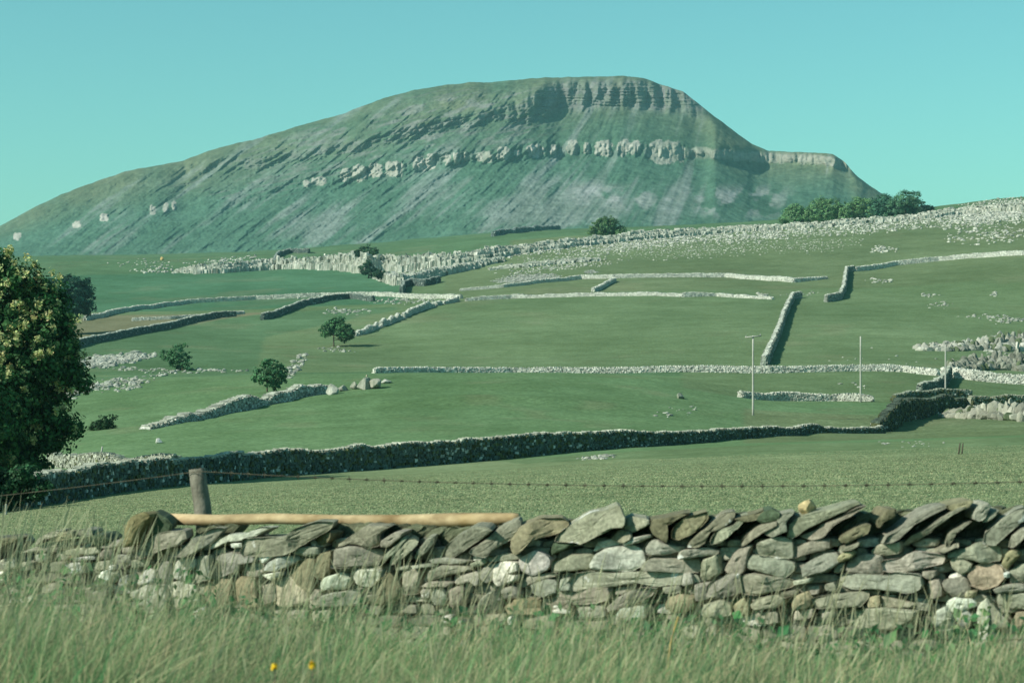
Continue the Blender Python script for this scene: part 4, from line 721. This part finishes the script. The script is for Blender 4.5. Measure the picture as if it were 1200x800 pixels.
for q, (kd, P, i) in enumerate(st):
    cop = kd[0] == 'C'; c = np.array(KC[kd[0]])*RNG.uniform(.82, 1.18)*RNG.uniform(.95, 1.05, 3)
    if 'm' in kd: c = np.array((.165, .155, .095))*RNG.uniform(.8, 1.2)
    if 'd' in kd: c = np.array((.06, .085, .05))  # dark moss; also paints the shaded right half of the upright boulder
    if 'b' in kd: c = np.array((.20, .175, .09))
    if kd == 'Cd': dep_off = 0
    if 'y' in kd: c = np.array((.40, .36, .26)) if kd[0] == 'W' else np.array((.23, .205, .13))
    P2 = w2(P); pr = RNG.uniform(-.03, .03)+(-.14 if 'b' in kd else 0); dep = (.2 if 'b' in kd else RNG.uniform(.3, .42)) if cop else RNG.uniform(.16, .26)
    if 'W' == kd: pr -= .03
    V_, F_ = slab(P2, WY+pr-(.05 if cop else 0), dep, 500+i, bulge=(.010 if cop else .020) if 'b' not in kd else .03)
    if cop and 'b' not in kd:      # slabs are skewed a little so that their broad sides turn to the lane
        V_[:, 0] += (V_[:, 1]-WY)*RNG.uniform(-.50, -.22)
    cc_ = np.repeat(c[None], len(V_), 0)
    if 'w' in kd:
        cc_ = np.c_[cc_, np.full(len(cc_), .55)]
    if 'W' in kd or 'P' in kd:
        m = sst(.0, .4, fbm(V_[:, 0]*12+i, V_[:, 2]*12, 3, 67)); cc_[:, :3] *= (1-.35*m[:, None])
    org = TW(np.array([[P2[:, 0].mean(), WY, P2[:, 1].min()]]))[0]
    if cop: ob = mk('coping_stone', TW(V_), F_, M_stone, cc_, wroot, org)
    elif q in top100: ob = mk('face_stone', TW(V_), F_, M_stone, cc_, wroot, org)
    else: SV.append(V_); SF.append(F_+so); SC.append(np.c_[cc_[:, :3], np.ones(len(cc_)) if cc_.shape[1] == 3 else cc_[:, 3]]); so += len(V_); ob = None
    if 'b' in kd and ob: ob['label'] = 'upright brown mossy boulder standing against the end of the rail'
    if kd == 'W' and ob: ob['label'] = 'white quartz like stone'
    if kd == 'P' and ob: ob['label'] = 'pale smooth stone'
    if kd == 'T' and ob: ob['label'] = 'round tan stone'
# coursed stones behind, between and beside the traced ones
r = np.random.default_rng(99); v_ = 800.
rowh = []
vv = 790.0
while vv > 640: h = r.uniform(8, 17); rowh.append((vv, h)); vv -= h
def add_small(P, yy, dep, c, sdn, b=.02):
    global so
    V_, F_ = slab(w2(P), yy, dep, sdn, bulge=b); SV.append(V_); SF.append(F_+so); SC.append(np.repeat(np.r_[c, 1][None], len(V_), 0)); so += len(V_)
sn = 3000
for vv, h in rowh:
    u = -520.
    while u < 1820:
        wd = r.uniform(16, 46)*(h/12)**.3; inside = -5 < u < 1205
        P = np.array([[u+r.uniform(0, 3), vv-r.uniform(0, 2.5)], [u+wd-r.uniform(0, 3), vv-r.uniform(0, 2.5)], [u+wd-r.uniform(0, 5), vv-h+r.uniform(-1, 3)], [u+wd*.5, vv-h-r.uniform(-1, 2)], [u+r.uniform(0, 5), vv-h+r.uniform(-1, 3)]])
        if P[:, 1].min() > topline(u+wd/2)+18:
            c = np.array(KC['F'])*r.uniform(.55, 1.2); 
            if r.random() < .06: c = np.array(KC['W'])*.9
            add_small(P, WY+(.085 if inside else 0)+r.uniform(-.02, .03), .3, c, sn)
        sn += 1; u += wd
# hearting in mid wall, tinted dark as shade behind the gaps, and leaning copings outside the frame
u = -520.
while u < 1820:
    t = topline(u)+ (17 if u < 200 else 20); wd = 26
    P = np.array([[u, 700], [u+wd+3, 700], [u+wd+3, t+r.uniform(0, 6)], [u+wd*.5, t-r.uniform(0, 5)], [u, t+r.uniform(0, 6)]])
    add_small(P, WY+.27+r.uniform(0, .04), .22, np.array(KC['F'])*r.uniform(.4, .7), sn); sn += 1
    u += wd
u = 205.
while u < 1810:                      # rear slabs added behind the copings, coloured dark to shade the gaps
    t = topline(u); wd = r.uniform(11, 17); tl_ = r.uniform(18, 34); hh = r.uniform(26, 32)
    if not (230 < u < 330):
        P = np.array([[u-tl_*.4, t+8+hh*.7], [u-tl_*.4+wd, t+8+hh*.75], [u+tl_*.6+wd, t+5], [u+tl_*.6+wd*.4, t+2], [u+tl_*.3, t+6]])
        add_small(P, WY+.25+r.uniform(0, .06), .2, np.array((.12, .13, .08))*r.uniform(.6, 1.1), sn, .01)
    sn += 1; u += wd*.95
for u in list(np.arange(-515, -8, 19))+list(np.arange(1208, 1810, 19)):
    t = topline(u); P = np.array([[u-12, t+32], [u+2, t+34], [u+30, t+4], [u+22, t-2], [u+4, t+10]])+r.uniform(-2, 2, (5, 2))
    add_small(P, WY-.03+r.uniform(-.03, .03), .45, np.array(KC['C'])*r.uniform(.75, 1.2), sn, .012); sn += 1
pk = mk('packing_stones', TW(np.concatenate(SV)), np.concatenate(SF), M_stone, np.concatenate(SC), wroot, (0, WY, -2.4)); pk['kind'] = 'stuff'
q = px(948.5, 594, .05); noise_rock('loose_stone', q+np.array([0, .05, -.005]), (.078, .075, .08), (.42, .33, .18), 'loose yellow stone perched on top of the near wall', 'stone', 88, mt=M_stone, sub=3)

# ------------------------------------------------------------------ post, rail and barbed wire behind the wall
pb = px(245, 655, .62); pt = px(231, 549, .62); yb = float(pb[1]); gzp = float(gz(pb[0], yb))
pr_ = empty('wire_fence', (pb[0], yb, gzp), 'leaning grey fence post and barbed wire just behind the near wall', 'fence')
base_ = pt+(pb-pt)*((pt[2]-gzp+.2)/(pt[2]-pb[2]))
add_cyl('post', base_, pt, .088, .072, M_post, pr_, 14, 12, .0025, 4)
def wire(p0, p1, sag, nm, bb=True, rr=.0030):
    n = 70; P = [np.array(p0)+(np.array(p1)-np.array(p0))*t-np.array([0, 0, sag*4*t*(1-t)]) for t in np.linspace(0, 1, n)]
    parts = [tube(P, [rr]*n, 5)]
    if bb:
        L_ = np.linalg.norm(np.array(p1)-p0); m = int(L_/.16); rr_ = np.random.default_rng(5)
        for i in range(1, m):
            t = i/m; c = np.array(p0)+(np.array(p1)-np.array(p0))*t-np.array([0, 0, sag*4*t*(1-t)])
            parts.append(tube([c-np.array([.016, 0, 0]), c+np.array([.016, 0, 0])], [.0075, .0075], 5))
            for a in rr_.uniform(0, 3.14, 2): dv = np.array([.2*math.sin(a*3), math.cos(a), math.sin(a)])*.024; parts.append(tube([c-dv, c+dv], [.0025, .0025], 4))
    v, f = join(parts); return mk(nm, v, f, M_wire, None, pr_, tuple(p0))
W0 = px(233, 552, .52); 
wire(W0, px(1330, 560, .62), .09, 'wire')
wire(W0, px(-220, 600, .62), .03, 'wire', False, .003)
p0 = px(1330, 660, .62); p1_ = px(1330, 555, .62); add_cyl('post', (p0[0], p0[1], float(gz(p0[0], p0[1]))-.2), p1_, .07, .06, M_post, pr_, 12, 6, .005)
p0 = px(-220, 660, .62); p1_ = px(-220, 594, .62); add_cyl('post', (p0[0], p0[1], float(gz(p0[0], p0[1]))-.2), p1_, .07, .06, M_post, pr_, 12, 6, .005)
# the peeled rail
RP = [px(u, v, .38) for u, v in [(186, 608), (250, 609), (320, 607.5), (400, 609), (470, 610), (530, 609), (580, 608), (602, 607), (609, 605)]]
RR = [.052, .047, .046, .043, .053, .058, .050, .043, .024]
v, f = tube(RP, RR, 14); n_ = len(RP)*14
tri = np.array([[(len(RP)-1)*14+j, (len(RP)-1)*14+(j+1) % 14, n_+1, n_+1] for j in range(14)])
me = bpy.data.meshes.new('rail'); org = RP[0]; me.from_pydata([tuple(q-org+.003*np.array([0, random.uniform(-1, 1), random.uniform(-1, 1)])) for q in v], [], [tuple(map(int, q)) for q in f]+[((len(RP)-1)*14+j, (len(RP)-1)*14+(j+1) % 14, n_+1) for j in range(14)]+[(j, n_, (j+1) % 14) for j in range(14)])
for pg in me.polygons: pg.use_smooth = True
me.materials.append(M_rail); ob = bpy.data.objects.new('wooden_rail', me); S.collection.objects.link(ob); ob.location = org
tag(ob, 'long peeled wooden rail lying along the top of the near wall', 'rail')

# ------------------------------------------------------------------ long grass in front of the wall
def blades(n, dlo, dhi, ulo, uhi, hfun, wfun, seed, cols, lean=.28, seg=4, droop=.25, cvar=.3):
    r = np.random.default_rng(seed); u = r.uniform(ulo, uhi, n); D = r.uniform(dlo**1.5, dhi**1.5, n)**(1/1.5); x = (u-UC)/F*D; gp = wgap(x, D); kp = (gp < -.03) if dhi < 17 else (gp > .75); u, D, x = u[kp], D[kp], x[kp]; n = len(u); z = gz(x, D)
    cl = fbm(x*1.5, D*1.6, 3, seed); h = hfun(u, D)*(.4+.9*r.random(n)**1.3)*(1+.6*cl); wd = wfun(D)*r.uniform(.6, 1.5, n)
    az = r.uniform(0, 2*math.pi, n); az = np.where(r.random(n) < .45, r.normal(.2, .5, n), az); ln = np.abs(r.normal(0, lean, n))+.05; dr = droop*r.random(n)**1.5
    fa = r.uniform(0, math.pi, n); dx, dy = np.cos(az), np.sin(az); V_ = []
    for k in range(seg+1):
        t = k/seg; out = h*(ln*t+dr*t**3*1.8); up = h*(t-.35*dr*t**3-.2*ln*t*t); w_ = wd*(1-t**1.6)*.5+.0003
        for s in (-1, 1): V_.append(np.stack([x+dx*out+s*np.cos(fa)*w_, D+dy*out+s*np.sin(fa)*w_, z+up], -1))
    V_ = np.stack(V_, 1)
    m = 2*(seg+1); f0 = np.array([[2*k, 2*k+1, 2*k+3, 2*k+2] for k in range(seg)]); F_ = (f0[None]+m*np.arange(n)[:, None, None]).reshape(-1, 4)
    ci = r.choice(len(cols), n, p=[c[1] for c in cols]); base = np.array([c[0] for c in cols])[ci]*r.uniform(1-cvar, 1+cvar, (n, 1))
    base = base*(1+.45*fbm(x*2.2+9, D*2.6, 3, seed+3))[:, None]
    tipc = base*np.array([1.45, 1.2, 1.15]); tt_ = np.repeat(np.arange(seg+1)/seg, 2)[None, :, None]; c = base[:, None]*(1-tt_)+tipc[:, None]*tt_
    return V_.reshape(-1, 3), F_, c.reshape(-1, 3)
hL = lambda u, D: np.interp(u, [-300, 0, 90, 150, 220, 330, 450, 600, 800, 1000, 1200, 1500], [1.0, 1.0, .98, .88, .78, .74, .76, .74, .70, .67, .65, .65])*np.interp(D, [9, 12.5, 14, 15.6], [.62, .8, 1, 1.0])*np.interp(wgap((u-UC)/F*D, D), [-.6, -.1], [1, .85])
colsG = [((.10, .26, .11), .28), ((.20, .33, .16), .22), ((.31, .36, .21), .22), ((.46, .44, .28), .17), ((.04, .14, .06), .11)]
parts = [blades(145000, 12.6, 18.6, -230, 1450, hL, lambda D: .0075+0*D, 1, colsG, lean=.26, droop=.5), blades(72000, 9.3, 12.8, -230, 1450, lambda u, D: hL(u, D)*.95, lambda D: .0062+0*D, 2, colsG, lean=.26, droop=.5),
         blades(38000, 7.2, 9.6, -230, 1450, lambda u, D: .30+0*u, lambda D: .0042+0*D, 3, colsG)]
Vv, Ff, Cc2, o = [], [], [], 0
for v, f, c in parts: Vv.append(v); Ff.append(f+o); Cc2.append(c); o += len(v)
gr = mk('long_grass', np.concatenate(Vv), np.concatenate(Ff), M_grass, np.concatenate(Cc2)); tag(gr, 'tall mixed green and straw grass growing in front of the near wall', 'grass', kind='stuff')
# seed heads on tall stems
r = np.random.default_rng(77); n = 3600; u = r.uniform(-100, 1300, n); D = r.uniform(9.5, 18, n); x = (u-UC)/F*D; kp = wgap(x, D) < -.15; u, D, x = u[kp], D[kp], x[kp]; n = len(u); z = gz(x, D); h = hL(u, D)*r.uniform(.85, 1.3, n)
fa_ = r.uniform(0, math.pi, n); sx_, sy_ = r.normal(.10, .12, n)*h, r.normal(0, .1, n)*h; P0 = np.stack([x, D, z], -1); P1 = P0+np.stack([sx_, sy_, h], -1); Vv = []; w_ = .0013
for t, ww in [(0, w_), (.8, w_), (.84, .0038), (.93, .0034), (1.0, .001)]:
    c = P0+(P1-P0)*t; c[:, 0] += sx_*t*t*.6
    for s in (-1, 1): Vv.append(c+np.stack([np.cos(fa_), np.sin(fa_), 0*fa_], -1)*s*ww)
Vv = np.stack(Vv, 1); f0 = np.array([[2*k, 2*k+1, 2*k+3, 2*k+2] for k in range(4)]); Ff = (f0[None]+10*np.arange(n)[:, None, None]).reshape(-1, 4)
cs_ = np.repeat(np.array((.36, .36, .22))[None]*r.uniform(.7, 1.3, (n, 1)), 10, 0)
sh_ = mk('seed_heads', Vv.reshape(-1, 3), Ff, M_grass, cs_); tag(sh_, 'fine straw coloured grass seed heads standing above the long grass', 'grass', kind='stuff')
# broad leaved weeds at the wall foot
r = np.random.default_rng(31); Vv, Ff, Cc2, o = [], [], [], 0
for k in range(150):
    u = r.uniform(-80, 1290); D = float(wy(u))-r.uniform(.15, 3.0); p = at(u, D=D); m = r.integers(14, 34); hh = r.uniform(.25, .6)*(1.3 if u < 250 else 1)
    c_ = p+np.stack([r.normal(0, .09, m), r.normal(0, .09, m), r.uniform(.1, 1, m)*hh], -1)
    v, f, cl = leaves(c_, np.stack([r.normal(0, .6, m), r.normal(-.3, .6, m), np.full(m, .6)], -1), r.uniform(.025, .05), r, (.07, .20, .08) if r.random() < .7 else (.16, .26, .12), .3); Vv.append(v); Ff.append(f+o); Cc2.append(cl); o += len(v)
wd_ = mk('broad_leaved_weeds', np.concatenate(Vv), np.concatenate(Ff), M_grass, np.concatenate(Cc2)); tag(wd_, 'dark green nettles and broad leaved weeds among the long grass at the wall foot', 'weeds', kind='stuff')
# short turf of the nearest pasture, so that its surface is not a bare sheet
v, f, c = blades(260000, 14.2, 105, -60, 1260, lambda u, D: (.018+.0003*D)*np.clip((108-D)/45, .25, 1), lambda D: .008+.0005*D, 9, [((.22, .29, .155), .5), ((.26, .315, .18), .35), ((.30, .33, .20), .15)], lean=1.1, seg=2, cvar=.12)
tf = mk('pasture_turf', v, f, M_grass, c); tag(tf, 'short cropped turf of the pasture just beyond the near wall', 'grass', kind='stuff')
# flowers and the dry stalk
for u, v_, lb in [(322, 781, 'left one of the two yellow flowers in the grass'), (366, 779, 'right one of the two yellow flowers in the grass')]:
    D = 8.6; p = px(u, v_, y=D); gzf = float(gz(p[0], D)); rt = empty('yellow_flower', (p[0], D, gzf), lb, 'flower', 'yellow flowers in the long grass')
    add_cyl('stem', (p[0], D, gzf), p, .003, .003, M_wire, rt, 5, 3)
    r = np.random.default_rng(int(u)); m = 34; a = r.uniform(0, 6.28, m); c_ = p+np.stack([np.cos(a)*.008, np.sin(a)*.008, r.uniform(-.008, .010, m)], -1)
    vv_, ff_, cl = leaves(c_, np.stack([np.cos(a), np.sin(a), 1+0*a], -1), .010, r, (.7, .5, .02), .2); mk('petals', vv_, ff_, M_yel, None, rt, tuple(p))
q0 = px(768, 812, y=12); q0[2] = float(gz(q0[0], 12)); q1 = px(795, 722, y=12)
st_o = add_cyl('dry_stalk', q0, q1, .012, .005, mat('dry_stalk', base=(.42, .30, .10), rough=.8, noise=[(12, 3, (.7, .7, .7), (1.2, 1.2, 1.2))]), None, 6, 7, .006); tag(st_o, 'orange dry dock stalk leaning right in the grass', 'stalk')

# ------------------------------------------------------------------ haze
import bmesh
bm = bmesh.new(); bmesh.ops.create_cube(bm, size=1); me = bpy.data.meshes.new('haze'); bm.to_mesh(me); bm.free()
hz = bpy.data.objects.new('haze', me); S.collection.objects.link(hz)
allz = [float(np.min(ZZ)), float(mZ.max())]
zlo, zhi = allz[0]-1, max(allz[1], 40, ZZ.max())+12
hz.dimensions = (1, 1, 1); hz.scale = (56000, 34000, zhi-zlo); hz.location = (0, 8000, (zhi+zlo)/2)
hm = bpy.data.materials.new('haze'); hm.use_nodes = True; t = hm.node_tree; t.nodes.clear(); oo = t.nodes.new('ShaderNodeOutputMaterial'); pv = t.nodes.new('ShaderNodeVolumePrincipled')
pv.inputs['Color'].default_value = (.45, .95, .97, 1); pv.inputs['Density'].default_value = 0.8e-4; pv.inputs['Anisotropy'].default_value = .2
t.links.new(pv.outputs[0], oo.inputs['Volume']); me.materials.append(hm); tag(hz, 'thin blue green summer haze over the fields', 'haze', kind='stuff')
